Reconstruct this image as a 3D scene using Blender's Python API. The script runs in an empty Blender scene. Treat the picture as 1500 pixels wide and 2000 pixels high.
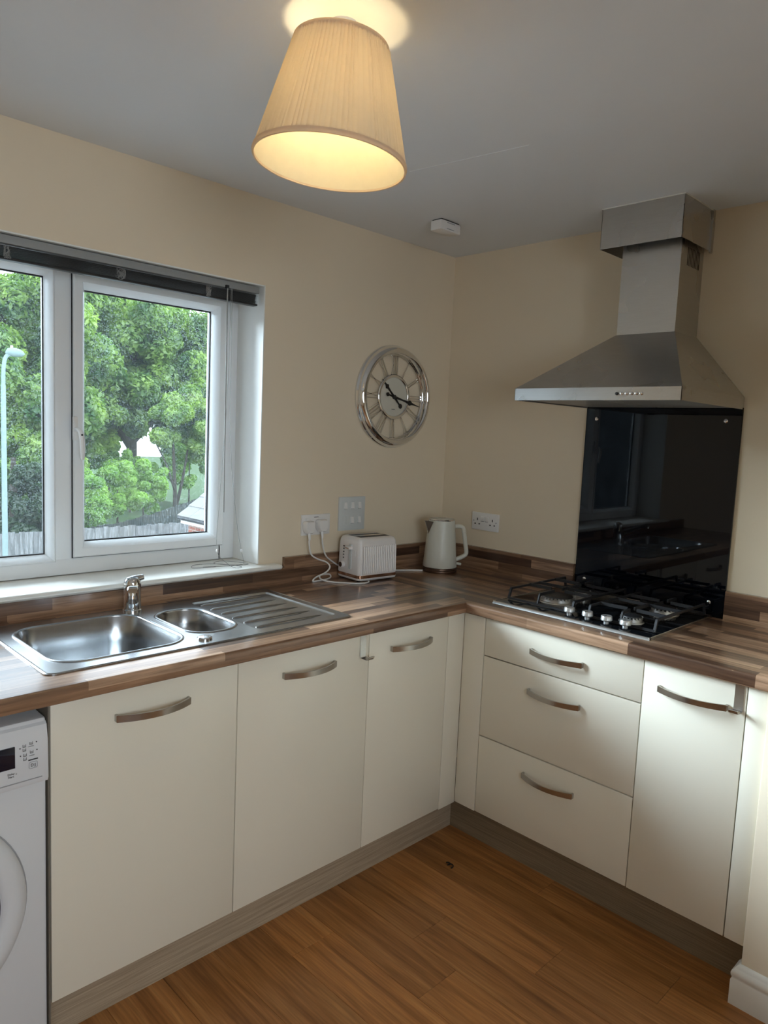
import bpy, bmesh, math, random
import numpy as np
from mathutils import Vector, Matrix, Euler

scene = bpy.context.scene
COL = scene.collection
R = math.radians
random.seed(7)

# ------------------------------------------------------------------ camera
YAW, PITCH, ROLL, FPX = 0.7877, -0.1077, 0.0445, 1414.35
CAM = Vector((-2.6049, -2.2274, 1.5060))
cam_d = bpy.data.cameras.new('camera')
cam = bpy.data.objects.new('camera', cam_d)
COL.objects.link(cam)
fw = Vector((math.cos(PITCH) * math.cos(YAW), math.cos(PITCH) * math.sin(YAW), math.sin(PITCH)))
rt = Vector((math.sin(YAW), -math.cos(YAW), 0))
up = rt.cross(fw)
r2 = rt * math.cos(ROLL) + up * math.sin(ROLL)
u2 = up * math.cos(ROLL) - rt * math.sin(ROLL)
M = Matrix((r2, u2, -fw)).transposed().to_4x4()
M.translation = CAM
cam.matrix_world = M
cam_d.sensor_fit = 'VERTICAL'
cam_d.sensor_height = 36.0
cam_d.lens = FPX * 36.0 / 2000.0
cam_d.clip_start = 0.02
cam_d.clip_end = 300
scene.camera = cam

# ------------------------------------------------------------------ world, daylight, exposure
world = bpy.data.worlds.new('overcast_sky')
scene.world = world
world.use_nodes = True
bg = world.node_tree.nodes['Background']
bg.inputs[0].default_value = (0.72, 0.87, 1.0, 1)
bg.inputs[1].default_value = 3.2


def area_light(name, loc, target, sx, sy, power, color):
    d = bpy.data.lights.new(name, 'AREA')
    d.shape = 'RECTANGLE'
    d.size, d.size_y = sx, sy
    d.energy = power
    d.color = color
    o = bpy.data.objects.new(name, d)
    COL.objects.link(o)
    o.location = loc
    o.rotation_euler = (Vector(target) - Vector(loc)).to_track_quat('-Z', 'Y').to_euler()
    return o


wd = area_light('window_daylight', (-7.2, 7.4, 6.0), (-1.2, -0.4, 1.1), 11.0, 6.0, 3700, (0.70, 0.87, 1.0))
wd.data.spread = R(80)
area_light('rear_fill_light', (-3.0, -4.22, 1.55), (-2.9, -1.0, 1.5), 1.8, 1.4, 34, (0.90, 0.95, 1.0))  # added fill light behind the camera, lifts the room's brightness

vs = scene.view_settings
vs.view_transform = 'Standard'
vs.look = 'None'
vs.exposure = 0.38
vs.gamma = 1.0
vs.use_curve_mapping = False


# ------------------------------------------------------------------ material helpers
def new_mat(name):
    m = bpy.data.materials.new(name)
    m.use_nodes = True
    nt = m.node_tree
    return m, nt, nt.nodes['Principled BSDF'], nt.nodes['Material Output']


def N(nt, typ, **kw):
    n = nt.nodes.new(typ)
    for k, v in kw.items():
        setattr(n, k, v)
    return n


def mix_rgb(nt, fac, a, b, blend='MIX'):
    n = N(nt, 'ShaderNodeMix', data_type='RGBA', blend_type=blend)
    for sock, val in ((n.inputs[0], fac), (n.inputs[6], a), (n.inputs[7], b)):
        if isinstance(val, bpy.types.NodeSocket):
            nt.links.new(val, sock)
        elif isinstance(val, (int, float)):
            sock.default_value = val
        else:
            sock.default_value = (*val, 1)
    return n.outputs[2]


def math_n(nt, op, a, b=None):
    n = N(nt, 'ShaderNodeMath', operation=op)
    for i, v in enumerate((a, b)):
        if v is None:
            continue
        if isinstance(v, bpy.types.NodeSocket):
            nt.links.new(v, n.inputs[i])
        else:
            n.inputs[i].default_value = v
    return n.outputs[0]


def ramp(nt, fac, stops):
    n = N(nt, 'ShaderNodeValToRGB')
    cr = n.color_ramp
    while len(cr.elements) < len(stops):
        cr.elements.new(0.5)
    for e, (p, c) in zip(cr.elements, stops):
        e.position = p
        e.color = (*c, 1)
    nt.links.new(fac, n.inputs[0])
    return n.outputs[0]


def surf(name, color, rough=0.5, metal=0.0, var=0.06, scale=8.0, bump=0.0, bscale=200.0, stretch=(1, 1, 1), coat=0.0, spec=0.5):
    """plain procedural surface: a slightly varied colour with fine relief"""
    m, nt, b, out = new_mat(name)
    tc = N(nt, 'ShaderNodeTexCoord')
    mp = N(nt, 'ShaderNodeMapping')
    mp.inputs['Scale'].default_value = stretch
    nt.links.new(tc.outputs['Object'], mp.inputs[0])
    nz = N(nt, 'ShaderNodeTexNoise')
    nz.inputs['Scale'].default_value = scale
    nz.inputs['Detail'].default_value = 4
    nt.links.new(mp.outputs[0], nz.inputs['Vector'])
    c0 = tuple(max(0, c * (1 - var)) for c in color)
    c1 = tuple(min(1, c * (1 + var)) for c in color)
    nt.links.new(mix_rgb(nt, nz.outputs[0], c0, c1), b.inputs['Base Color'])
    b.inputs['Roughness'].default_value = rough
    b.inputs['Metallic'].default_value = metal
    b.inputs['Specular IOR Level'].default_value = spec
    if coat:
        b.inputs['Coat Weight'].default_value = coat
        b.inputs['Coat Roughness'].default_value = 0.04
    if bump:
        n2 = N(nt, 'ShaderNodeTexNoise')
        n2.inputs['Scale'].default_value = bscale
        n2.inputs['Detail'].default_value = 3
        nt.links.new(mp.outputs[0], n2.inputs['Vector'])
        bp_ = N(nt, 'ShaderNodeBump')
        bp_.inputs['Strength'].default_value = bump
        bp_.inputs['Distance'].default_value = 0.002
        nt.links.new(n2.outputs[0], bp_.inputs['Height'])
        nt.links.new(bp_.outputs[0], b.inputs['Normal'])
    return m


def stave_mat(name, along, h=0.034, w=0.36, dark=1.2):
    """laminate printed as glued walnut staves running along one axis (flat print)"""
    m, nt, b, out = new_mat(name)
    geo = N(nt, 'ShaderNodeNewGeometry')
    sp = N(nt, 'ShaderNodeSeparateXYZ')
    nt.links.new(geo.outputs['Position'], sp.inputs[0])
    a, c = (sp.outputs[0], sp.outputs[1]) if along == 'X' else (sp.outputs[1], sp.outputs[0])
    v = math_n(nt, 'SUBTRACT', c, sp.outputs[2])
    row = math_n(nt, 'FLOOR', math_n(nt, 'DIVIDE', v, h))
    wn = N(nt, 'ShaderNodeTexWhiteNoise', noise_dimensions='1D')
    nt.links.new(row, wn.inputs['W'])
    a2 = math_n(nt, 'ADD', a, math_n(nt, 'MULTIPLY', wn.outputs['Value'], 3.7))
    cell = math_n(nt, 'FLOOR', math_n(nt, 'DIVIDE', a2, w))
    cv = N(nt, 'ShaderNodeCombineXYZ')
    nt.links.new(cell, cv.inputs[0])
    nt.links.new(row, cv.inputs[1])
    wn2 = N(nt, 'ShaderNodeTexWhiteNoise', noise_dimensions='2D')
    nt.links.new(cv.outputs[0], wn2.inputs['Vector'])
    k = dark
    base = ramp(nt, wn2.outputs['Value'], [(0.0, (0.055 * k, 0.028 * k, 0.018 * k)), (0.35, (0.12 * k, 0.066 * k, 0.040 * k)),
                                           (0.62, (0.20 * k, 0.116 * k, 0.070 * k)), (0.85, (0.31 * k, 0.190 * k, 0.118 * k)), (1.0, (0.40 * k, 0.265 * k, 0.175 * k))])
    gv = N(nt, 'ShaderNodeCombineXYZ')
    nt.links.new(math_n(nt, 'MULTIPLY', a2, 5.0), gv.inputs[0])
    nt.links.new(math_n(nt, 'MULTIPLY', v, 90.0), gv.inputs[1])
    nt.links.new(math_n(nt, 'MULTIPLY', row, 3.3), gv.inputs[2])
    nz = N(nt, 'ShaderNodeTexNoise')
    nz.inputs['Scale'].default_value = 1.0
    nz.inputs['Detail'].default_value = 6
    nz.inputs['Distortion'].default_value = 0.6
    nt.links.new(gv.outputs[0], nz.inputs['Vector'])
    grain = ramp(nt, nz.outputs[0], [(0.3, (0.55, 0.5, 0.46)), (0.7, (1.25, 1.22, 1.2))])
    nt.links.new(mix_rgb(nt, 1.0, base, grain, 'MULTIPLY'), b.inputs['Base Color'])
    b.inputs['Roughness'].default_value = 0.17
    b.inputs['Specular IOR Level'].default_value = 0.5
    b.inputs['Coat Weight'].default_value = 0.5
    b.inputs['Coat Roughness'].default_value = 0.36
    bm_ = N(nt, 'ShaderNodeBump')
    bm_.inputs['Strength'].default_value = 0.12
    bm_.inputs['Distance'].default_value = 0.001
    nt.links.new(nz.outputs[0], bm_.inputs['Height'])
    nt.links.new(bm_.outputs[0], b.inputs['Normal'])
    return m


def plank_mat(name, c_dark, c_mid, c_light, rough=0.38, along='Y', freq=38.0):
    """wood board: grain along one axis, tone varies from board to board"""
    m, nt, b, out = new_mat(name)
    geo = N(nt, 'ShaderNodeNewGeometry')
    oi = N(nt, 'ShaderNodeObjectInfo')
    sp = N(nt, 'ShaderNodeSeparateXYZ')
    nt.links.new(geo.outputs['Position'], sp.inputs[0])
    rnd = oi.outputs['Random']
    ia = {'X': 0, 'Y': 1, 'Z': 2}[along]
    others = [i for i in range(3) if i != ia]
    gv = N(nt, 'ShaderNodeCombineXYZ')
    nt.links.new(math_n(nt, 'ADD', math_n(nt, 'MULTIPLY', sp.outputs[ia], 1.6), math_n(nt, 'MULTIPLY', rnd, 37.0)), gv.inputs[0])
    nt.links.new(math_n(nt, 'MULTIPLY', sp.outputs[others[0]], freq), gv.inputs[1])
    nt.links.new(math_n(nt, 'MULTIPLY', sp.outputs[others[1]], freq), gv.inputs[2])
    nz = N(nt, 'ShaderNodeTexNoise')
    nz.inputs['Scale'].default_value = 1.0
    nz.inputs['Detail'].default_value = 7
    nz.inputs['Distortion'].default_value = 0.9
    nt.links.new(gv.outputs[0], nz.inputs['Vector'])
    col = ramp(nt, nz.outputs[0], [(0.28, c_dark), (0.5, c_mid), (0.72, c_light)])
    fine = N(nt, 'ShaderNodeTexNoise')
    fine.inputs['Scale'].default_value = 5.0
    fine.inputs['Detail'].default_value = 4
    nt.links.new(gv.outputs[0], fine.inputs['Vector'])
    col = mix_rgb(nt, 1.0, col, ramp(nt, fine.outputs[0], [(0.35, (0.8, 0.78, 0.75)), (0.65, (1.15, 1.15, 1.15))]), 'MULTIPLY')
    tone = math_n(nt, 'ADD', math_n(nt, 'MULTIPLY', rnd, 0.34), 0.83)
    tv = N(nt, 'ShaderNodeCombineXYZ')
    for i in range(3):
        nt.links.new(tone, tv.inputs[i])
    nt.links.new(mix_rgb(nt, 1.0, col, tv.outputs[0], 'MULTIPLY'), b.inputs['Base Color'])
    b.inputs['Roughness'].default_value = rough
    bm_ = N(nt, 'ShaderNodeBump')
    bm_.inputs['Strength'].default_value = 0.15
    bm_.inputs['Distance'].default_value = 0.001
    nt.links.new(nz.outputs[0], bm_.inputs['Height'])
    nt.links.new(bm_.outputs[0], b.inputs['Normal'])
    return m


def leaf_mat(name, c_a, c_b):
    m, nt, b, out = new_mat(name)
    tc = N(nt, 'ShaderNodeTexCoord')
    nz = N(nt, 'ShaderNodeTexNoise')
    nz.inputs['Scale'].default_value = 1.1
    nz.inputs['Detail'].default_value = 6
    nt.links.new(tc.outputs['Object'], nz.inputs['Vector'])
    col = ramp(nt, nz.outputs[0], [(0.34, c_a), (0.66, c_b)])
    df = N(nt, 'ShaderNodeBsdfDiffuse')
    tr = N(nt, 'ShaderNodeBsdfTranslucent')
    nt.links.new(col, df.inputs[0])
    nt.links.new(mix_rgb(nt, 1.0, col, (1.15, 1.25, 0.7), 'MULTIPLY'), tr.inputs[0])
    ms = N(nt, 'ShaderNodeMixShader')
    ms.inputs[0].default_value = 0.45
    nt.links.new(df.outputs[0], ms.inputs[1])
    nt.links.new(tr.outputs[0], ms.inputs[2])
    gl = N(nt, 'ShaderNodeBsdfGlossy')
    gl.inputs['Roughness'].default_value = 0.45
    gl.inputs[0].default_value = (1, 1, 1, 1)
    ms2 = N(nt, 'ShaderNodeMixShader')
    ms2.inputs[0].default_value = 0.05
    nt.links.new(ms.outputs[0], ms2.inputs[1])
    nt.links.new(gl.outputs[0], ms2.inputs[2])
    nt.links.new(ms2.outputs[0], out.inputs[0])
    nt.nodes.remove(b)
    return m


def pane_mat(name):
    """window glass: clear, a little reflective, with a speckled film of dried dirt"""
    m, nt, b, out = new_mat(name)
    nt.nodes.remove(b)
    tr = N(nt, 'ShaderNodeBsdfTransparent')
    tr.inputs[0].default_value = (0.975, 0.98, 0.98, 1)
    gl = N(nt, 'ShaderNodeBsdfGlossy')
    gl.inputs['Roughness'].default_value = 0.01
    lw = N(nt, 'ShaderNodeFresnel')
    lw.inputs[0].default_value = 1.45
    ms = N(nt, 'ShaderNodeMixShader')
    nt.links.new(lw.outputs[0], ms.inputs[0])
    nt.links.new(tr.outputs[0], ms.inputs[1])
    nt.links.new(gl.outputs[0], ms.inputs[2])
    tl = N(nt, 'ShaderNodeBsdfTranslucent')
    tl.inputs[0].default_value = (0.75, 0.85, 0.9, 1)
    geo = N(nt, 'ShaderNodeNewGeometry')
    n1 = N(nt, 'ShaderNodeTexNoise')
    n1.inputs['Scale'].default_value = 260
    n1.inputs['Detail'].default_value = 2
    n2 = N(nt, 'ShaderNodeTexNoise')
    n2.inputs['Scale'].default_value = 6
    n2.inputs['Detail'].default_value = 5
    for n in (n1, n2):
        nt.links.new(geo.outputs['Position'], n.inputs['Vector'])
    sp1 = ramp(nt, n1.outputs[0], [(0.56, (0, 0, 0)), (0.70, (1, 1, 1))])
    sp2 = ramp(nt, n2.outputs[0], [(0.35, (0.02, 0.02, 0.02)), (0.75, (0.30, 0.30, 0.30))])
    fac = mix_rgb(nt, 1.0, sp1, sp2, 'MULTIPLY')
    f2 = math_n(nt, 'ADD', math_n(nt, 'MULTIPLY', fac, 0.25), 0.004)
    ms2 = N(nt, 'ShaderNodeMixShader')
    nt.links.new(f2, ms2.inputs[0])
    nt.links.new(ms.outputs[0], ms2.inputs[1])
    nt.links.new(tl.outputs[0], ms2.inputs[2])
    nt.links.new(ms2.outputs[0], out.inputs[0])
    return m


def brick_mat(name, sx=0.225, sz=0.075):
    m, nt, b, out = new_mat(name)
    geo = N(nt, 'ShaderNodeNewGeometry')
    sp = N(nt, 'ShaderNodeSeparateXYZ')
    nt.links.new(geo.outputs['Position'], sp.inputs[0])
    cv = N(nt, 'ShaderNodeCombineXYZ')
    nt.links.new(math_n(nt, 'ADD', sp.outputs[0], sp.outputs[1]), cv.inputs[0])
    nt.links.new(sp.outputs[2], cv.inputs[1])
    bk = N(nt, 'ShaderNodeTexBrick')
    bk.inputs['Color1'].default_value = (0.42, 0.14, 0.09, 1)
    bk.inputs['Color2'].default_value = (0.26, 0.09, 0.06, 1)
    bk.inputs['Mortar'].default_value = (0.45, 0.40, 0.35, 1)
    bk.inputs['Scale'].default_value = 1.0
    bk.inputs['Brick Width'].default_value = sx
    bk.inputs['Row Height'].default_value = sz
    bk.inputs['Mortar Size'].default_value = 0.008
    nt.links.new(cv.outputs[0], bk.inputs['Vector'])
    nt.links.new(bk.outputs[0], b.inputs['Base Color'])
    b.inputs['Roughness'].default_value = 0.9
    return m


def emit_mat(name, color, strength):
    m, nt, b, out = new_mat(name)
    b.inputs['Base Color'].default_value = (*color, 1)
    b.inputs['Emission Color'].default_value = (*color, 1)
    b.inputs['Emission Strength'].default_value = strength
    return m


def shade_mat(name, color, trans, rough=0.9):
    m, nt, b, out = new_mat(name)
    nt.nodes.remove(b)
    geo = N(nt, 'ShaderNodeNewGeometry')
    nz = N(nt, 'ShaderNodeTexNoise')
    nz.inputs['Scale'].default_value = 60
    nt.links.new(geo.outputs['Position'], nz.inputs['Vector'])
    c = mix_rgb(nt, nz.outputs[0], tuple(x * 0.94 for x in color), color)
    df = N(nt, 'ShaderNodeBsdfDiffuse')
    tr = N(nt, 'ShaderNodeBsdfTranslucent')
    nt.links.new(c, df.inputs[0])
    nt.links.new(c, tr.inputs[0])
    ms = N(nt, 'ShaderNodeMixShader')
    ms.inputs[0].default_value = trans
    nt.links.new(df.outputs[0], ms.inputs[1])
    nt.links.new(tr.outputs[0], ms.inputs[2])
    nt.links.new(ms.outputs[0], out.inputs[0])
    return m


MT = dict(
    wall=surf('cream_wall_paint', (0.785, 0.672, 0.512), 0.75, var=0.03, scale=3, bump=0.08, bscale=140, spec=0.3),
    reveal=surf('white_reveal_paint', (0.82, 0.82, 0.79), 0.6, var=0.03, scale=4, bump=0.05),
    ceiling=surf('white_ceiling_paint', (0.79, 0.805, 0.83), 0.85, var=0.03, scale=2, bump=0.08, bscale=120, spec=0.2),
    gloss_white=surf('white_gloss_paint', (0.82, 0.80, 0.74), 0.32, var=0.02),
    upvc=surf('white_upvc', (0.83, 0.85, 0.86), 0.28, var=0.02, scale=5),
    seal=surf('black_rubber_seal', (0.012, 0.013, 0.015), 0.6),
    door=surf('cream_gloss_lacquer', (0.82, 0.768, 0.645), 0.28, var=0.012, scale=3, coat=0.25),
    carcass=surf('carcass_board', (0.17, 0.15, 0.12), 0.6),
    plinth=plank_mat('plinth_wood_foil', (0.24, 0.175, 0.105), (0.31, 0.23, 0.145), (0.36, 0.27, 0.175), 0.5, 'Y', 110),
    plinth_x=plank_mat('plinth_wood_foil_x', (0.30, 0.23, 0.16), (0.37, 0.29, 0.205), (0.43, 0.34, 0.245), 0.5, 'X', 110),
    top_x=stave_mat('walnut_stave_laminate_x', 'X'),
    top_y=stave_mat('walnut_stave_laminate_y', 'Y'),
    floor=plank_mat('oak_laminate_floor', (0.25, 0.098, 0.027), (0.41, 0.172, 0.050), (0.51, 0.24, 0.080), 0.40, 'Y', 30),
    subfloor=surf('dark_underlay', (0.03, 0.018, 0.01), 0.9),
    steel=surf('brushed_steel', (0.58, 0.57, 0.55), 0.26, 1.0, var=0.08, scale=20, bump=0.10, bscale=60, stretch=(1, 1, 18)),
    steel_sink=surf('sink_steel', (0.45, 0.46, 0.47), 0.25, 1.0, var=0.06, scale=10, bump=0.06, bscale=80, stretch=(8, 1, 1)),
    handle=surf('brushed_nickel', (0.47, 0.45, 0.425), 0.22, 1.0, var=0.05, scale=30, bump=0.05, bscale=60, stretch=(1, 1, 20)),
    chrome=surf('polished_chrome', (0.78, 0.79, 0.80), 0.05, 1.0, var=0.01),
    black_glass=surf('black_glass', (0.002, 0.003, 0.006), 0.02, var=0.0, spec=0.36),
    hob_glass=surf('hob_black_glass', (0.006, 0.007, 0.009), 0.10, var=0.0, spec=0.5),
    iron=surf('black_cast_iron', (0.018, 0.018, 0.020), 0.45, var=0.2, scale=60, bump=0.15, bscale=400),
    burner=surf('burner_alloy', (0.55, 0.54, 0.52), 0.35, 0.9, var=0.1, scale=60),
    knob=surf('silver_knob', (0.62, 0.62, 0.61), 0.35, 0.7, var=0.03),
    white_plastic=surf('white_plastic', (0.80, 0.78, 0.76), 0.32, var=0.02),
    grey_plate=surf('pale_grey_plate', (0.62, 0.64, 0.63), 0.4, var=0.02),
    wm=surf('white_enamel', (0.72, 0.73, 0.75), 0.30, var=0.015),
    dark_plastic=surf('dark_plastic', (0.02, 0.022, 0.026), 0.35),
    display=surf('black_display', (0.008, 0.010, 0.022), 0.06, var=0.0),
    ink=surf('dark_print', (0.06, 0.06, 0.065), 0.6),
    grey_ink=surf('grey_print', (0.35, 0.35, 0.36), 0.6),
    slat=surf('charcoal_slat', (0.022, 0.023, 0.025), 0.38, var=0.1),
    headrail=surf('grey_headrail', (0.30, 0.31, 0.31), 0.4, var=0.05),
    cord=surf('grey_cord', (0.30, 0.30, 0.29), 0.8),
    cord_white=surf('white_flex', (0.74, 0.72, 0.70), 0.45),
    copper=surf('copper_trim', (0.52, 0.30, 0.20), 0.18, 1.0, var=0.04),
    bronze=surf('dark_bronze', (0.10, 0.055, 0.035), 0.35, 0.6),
    toaster=surf('toaster_white', (0.80, 0.76, 0.74), 0.30, var=0.02),
    kettle=surf('kettle_ivory', (0.64, 0.63, 0.555), 0.35, var=0.02),
    dial=surf('cream_dial', (0.62, 0.60, 0.52), 0.5),
    black=surf('matt_black', (0.008, 0.008, 0.008), 0.5),
    pane=pane_mat('dusty_window_glass'),
    shade=shade_mat('pleated_shade_fabric', (0.88, 0.75, 0.60), 0.55),
    shade_in=shade_mat('shade_lining', (0.92, 0.88, 0.74), 0.45),
    bulb=emit_mat('lit_bulb', (1.0, 0.78, 0.42), 22.0),
    bark=surf('tree_bark', (0.06, 0.048, 0.036), 0.9, var=0.3, scale=6, bump=0.5, bscale=20),
    leaf=leaf_mat('tree_leaves', (0.050, 0.15, 0.045), (0.37, 0.53, 0.10)),
    leaf_pale=leaf_mat('pale_tree_leaves', (0.065, 0.19, 0.055), (0.43, 0.59, 0.12)),
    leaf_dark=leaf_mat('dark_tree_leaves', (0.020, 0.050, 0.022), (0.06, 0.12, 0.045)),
    leaf_bush=leaf_mat('bush_leaves', (0.16, 0.36, 0.05), (0.40, 0.62, 0.12)),
    added_paving=surf('pale_bounce_paving', (0.46, 0.45, 0.42), 0.9, var=0.15, scale=2, bump=0.3, bscale=12),  # kept pale so the unseen yard throws skylight up at the ceiling
    grass=surf('lawn', (0.05, 0.105, 0.028), 0.95, var=0.4, scale=3, bump=0.6, bscale=30),
    fence_pale=plank_mat('weathered_fence_board', (0.13, 0.14, 0.14), (0.22, 0.23, 0.235), (0.33, 0.345, 0.355), 0.9, 'Z', 14),
    fence_dark=plank_mat('dark_fence_board', (0.018, 0.024, 0.021), (0.035, 0.042, 0.039), (0.055, 0.062, 0.057), 0.9, 'Z', 14),
    brick=brick_mat('red_brick'),
    roof_tile=surf('pale_roof_tile', (0.30, 0.30, 0.29), 0.8, var=0.12, scale=9),
    lamp_post=surf('galvanised_post', (0.27, 0.37, 0.37), 0.6),
    render_wall=surf('exterior_render', (0.5, 0.45, 0.4), 0.9),
    dark_window=surf('far_window_glass', (0.02, 0.025, 0.03), 0.05),
)


_m = MT['hood'] = surf('hood_brushed_steel', (0.60, 0.59, 0.57), 0.3, 1.0, var=0.07, scale=14, bump=0.08, bscale=60, stretch=(1, 1, 18))
_nt = _m.node_tree
_g = N(_nt, 'ShaderNodeNewGeometry')
_z = N(_nt, 'ShaderNodeTexNoise')
_z.inputs['Scale'].default_value = 5
_z.inputs['Detail'].default_value = 2
_nt.links.new(_g.outputs['Position'], _z.inputs['Vector'])
_nt.links.new(ramp(_nt, _z.outputs[0], [(0.25, (0.24, 0.24, 0.24)), (0.8, (0.34, 0.34, 0.34))]), _nt.nodes['Principled BSDF'].inputs['Roughness'])


# ------------------------------------------------------------------ geometry helpers
class MB:
    """collects shapes for ONE mesh object"""

    def __init__(s):
        s.v, s.f = [], []

    def add(s, verts, faces):
        o = len(s.v)
        s.v += [tuple(p) for p in verts]
        s.f += [tuple(i + o for i in f) for f in faces]
        return s

    def box(s, x0, x1, y0, y1, z0, z1):
        v = [(x, y, z) for z in (z0, z1) for y in (y0, y1) for x in (x0, x1)]
        return s.add(v, [(0, 2, 3, 1), (4, 5, 7, 6), (0, 1, 5, 4), (2, 6, 7, 3), (0, 4, 6, 2), (1, 3, 7, 5)])

    def rbox(s, x0, x1, y0, y1, z0, z1, b=0.002, seg=2, edges=None):
        bm = bmesh.new()
        bmesh.ops.create_cube(bm, size=1.0)
        for v in bm.verts:
            v.co = Vector(((x0 + x1) / 2 + v.co.x * (x1 - x0), (y0 + y1) / 2 + v.co.y * (y1 - y0), (z0 + z1) / 2 + v.co.z * (z1 - z0)))
        es = bm.edges[:]
        if edges:
            es = [e for e in es if edges((e.verts[0].co + e.verts[1].co) / 2, (e.verts[1].co - e.verts[0].co).normalized())]
        bmesh.ops.bevel(bm, geom=es, offset=b, segments=seg, profile=0.5, affect='EDGES')
        bm.verts.index_update()
        s.add([v.co[:] for v in bm.verts], [[v.index for v in f.verts] for f in bm.faces])
        bm.free()
        return s

    def obox(s, c, ax, ay, az, hx, hy, hz):
        """box along three given axes (unit vectors) with half sizes"""
        c, ax, ay, az = Vector(c), Vector(ax), Vector(ay), Vector(az)
        v = [c + ax * (i * hx) + ay * (j * hy) + az * (k * hz) for k in (-1, 1) for j in (-1, 1) for i in (-1, 1)]
        return s.add(v, [(0, 2, 3, 1), (4, 5, 7, 6), (0, 1, 5, 4), (2, 6, 7, 3), (0, 4, 6, 2), (1, 3, 7, 5)])

    def bar(s, a, b, w, h, upv=(0, 0, 1)):
        a, b = Vector(a), Vector(b)
        d = (b - a)
        L = d.length
        d.normalize()
        n = d.cross(Vector(upv))
        if n.length < 1e-4:
            n = d.cross(Vector((1, 0, 0)))
        n.normalize()
        u = n.cross(d)
        return s.obox((a + b) / 2, d, n, u, L / 2, w / 2, h / 2)

    def tube(s, pts, r, n=10, cap=True):
        pts = [Vector(p) for p in pts]
        rs = r if isinstance(r, (list, tuple)) else [r] * len(pts)
        rings = []
        ref = Vector((0, 0, 1))
        prev = None
        for i, p in enumerate(pts):
            t = (pts[min(i + 1, len(pts) - 1)] - pts[max(i - 1, 0)]).normalized()
            if prev is None:
                a = t.cross(ref if abs(t.z) < 0.9 else Vector((1, 0, 0))).normalized()
            else:
                a = (prev - t * prev.dot(t)).normalized()
            prev = a
            b = t.cross(a)
            rings.append([p + (a * math.cos(2 * math.pi * k / n) + b * math.sin(2 * math.pi * k / n)) * rs[i] for k in range(n)])
        return s.loft(rings, cap)

    def loft(s, rings, cap=True, cap0=None, cap1=None):
        n = len(rings[0])
        v = [p for r in rings for p in r]
        f = []
        for i in range(len(rings) - 1):
            for k in range(n):
                a, b = i * n + k, i * n + (k + 1) % n
                f.append((a, b, b + n, a + n))
        c0 = cap if cap0 is None else cap0
        c1 = cap if cap1 is None else cap1
        if c0:
            f.append(tuple(range(n - 1, -1, -1)))
        if c1:
            f.append(tuple(range((len(rings) - 1) * n, len(rings) * n)))
        return s.add(v, f)

    def lathe(s, c, axis, prof, n=32, cap0=True, cap1=True):
        """prof: list of (distance along axis, radius)"""
        c, ax = Vector(c), Vector(axis).normalized()
        a = ax.cross(Vector((0, 0, 1)) if abs(ax.z) < 0.9 else Vector((1, 0, 0))).normalized()
        b = ax.cross(a)
        rings = [[c + ax * h + (a * math.cos(2 * math.pi * k / n) + b * math.sin(2 * math.pi * k / n)) * max(r, 1e-5) for k in range(n)] for h, r in prof]
        return s.loft(rings, True, cap0, cap1)

    def ring(s, c, axis, prof, n=48):
        """closed profile revolved: prof is a closed loop of (h, r)"""
        c, ax = Vector(c), Vector(axis).normalized()
        a = ax.cross(Vector((0, 0, 1)) if abs(ax.z) < 0.9 else Vector((1, 0, 0))).normalized()
        b = ax.cross(a)
        m = len(prof)
        v, f = [], []
        for k in range(n):
            t = 2 * math.pi * k / n
            d = a * math.cos(t) + b * math.sin(t)
            v += [c + ax * h + d * r for h, r in prof]
        for k in range(n):
            for j in range(m):
                f.append((k * m + j, k * m + (j + 1) % m, ((k + 1) % n) * m + (j + 1) % m, ((k + 1) % n) * m + j))
        return s.add(v, f)

    def prism(s, poly, axis, d0, d1):
        """polygon in the plane across an axis, pushed along it"""
        def P(p, d):
            return {'X': (d, p[0], p[1]), 'Y': (p[0], d, p[1]), 'Z': (p[0], p[1], d)}[axis]
        n = len(poly)
        v = [P(p, d0) for p in poly] + [P(p, d1) for p in poly]
        f = [tuple(range(n - 1, -1, -1)), tuple(range(n, 2 * n))]
        f += [(i, (i + 1) % n, n + (i + 1) % n, n + i) for i in range(n)]
        return s.add(v, f)


ORG = {}


def put(name, mb, mat, parent=None, local=False, kind=None, label=None, cat=None, group=None, smooth=35, origin=None):
    v = np.array(mb.v, dtype=float)
    if parent is not None:
        o = Vector((0, 0, 0)) if local else ORG[parent.name]
    elif origin is not None:
        o = Vector(origin)
    else:
        lo, hi = v.min(0), v.max(0)
        o = Vector(((lo[0] + hi[0]) / 2, (lo[1] + hi[1]) / 2, lo[2]))
    v = v - np.array(o)
    me = bpy.data.meshes.new(name)
    me.from_pydata(v.tolist(), [], mb.f)
    bm = bmesh.new()
    bm.from_mesh(me)
    bmesh.ops.recalc_face_normals(bm, faces=bm.faces)
    bm.to_mesh(me)
    bm.free()
    me.materials.append(MT[mat])
    if smooth:
        me.shade_smooth()
        me.set_sharp_from_angle(angle=R(smooth))
    ob = bpy.data.objects.new(name, me)
    COL.objects.link(ob)
    if parent is not None:
        ob.parent = parent
        ORG[ob.name] = ORG[parent.name]
    else:
        ob.location = o
        ORG[ob.name] = Vector(o)
    tag(ob, label, cat, group, kind)
    return ob


def tag(o, label=None, cat=None, group=None, kind=None):
    for k, val in (('label', label), ('category', cat), ('group', group), ('kind', kind)):
        if val:
            o[k] = val
    return o


def thing(name, loc, label=None, cat=None, group=None, kind=None, rz=0.0):
    o = bpy.data.objects.new(name, None)
    o.empty_display_size = 0.05
    COL.objects.link(o)
    o.location = loc
    o.rotation_euler = (0, 0, rz)
    ORG[o.name] = Vector(loc)
    return tag(o, label, cat, group, kind)


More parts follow.
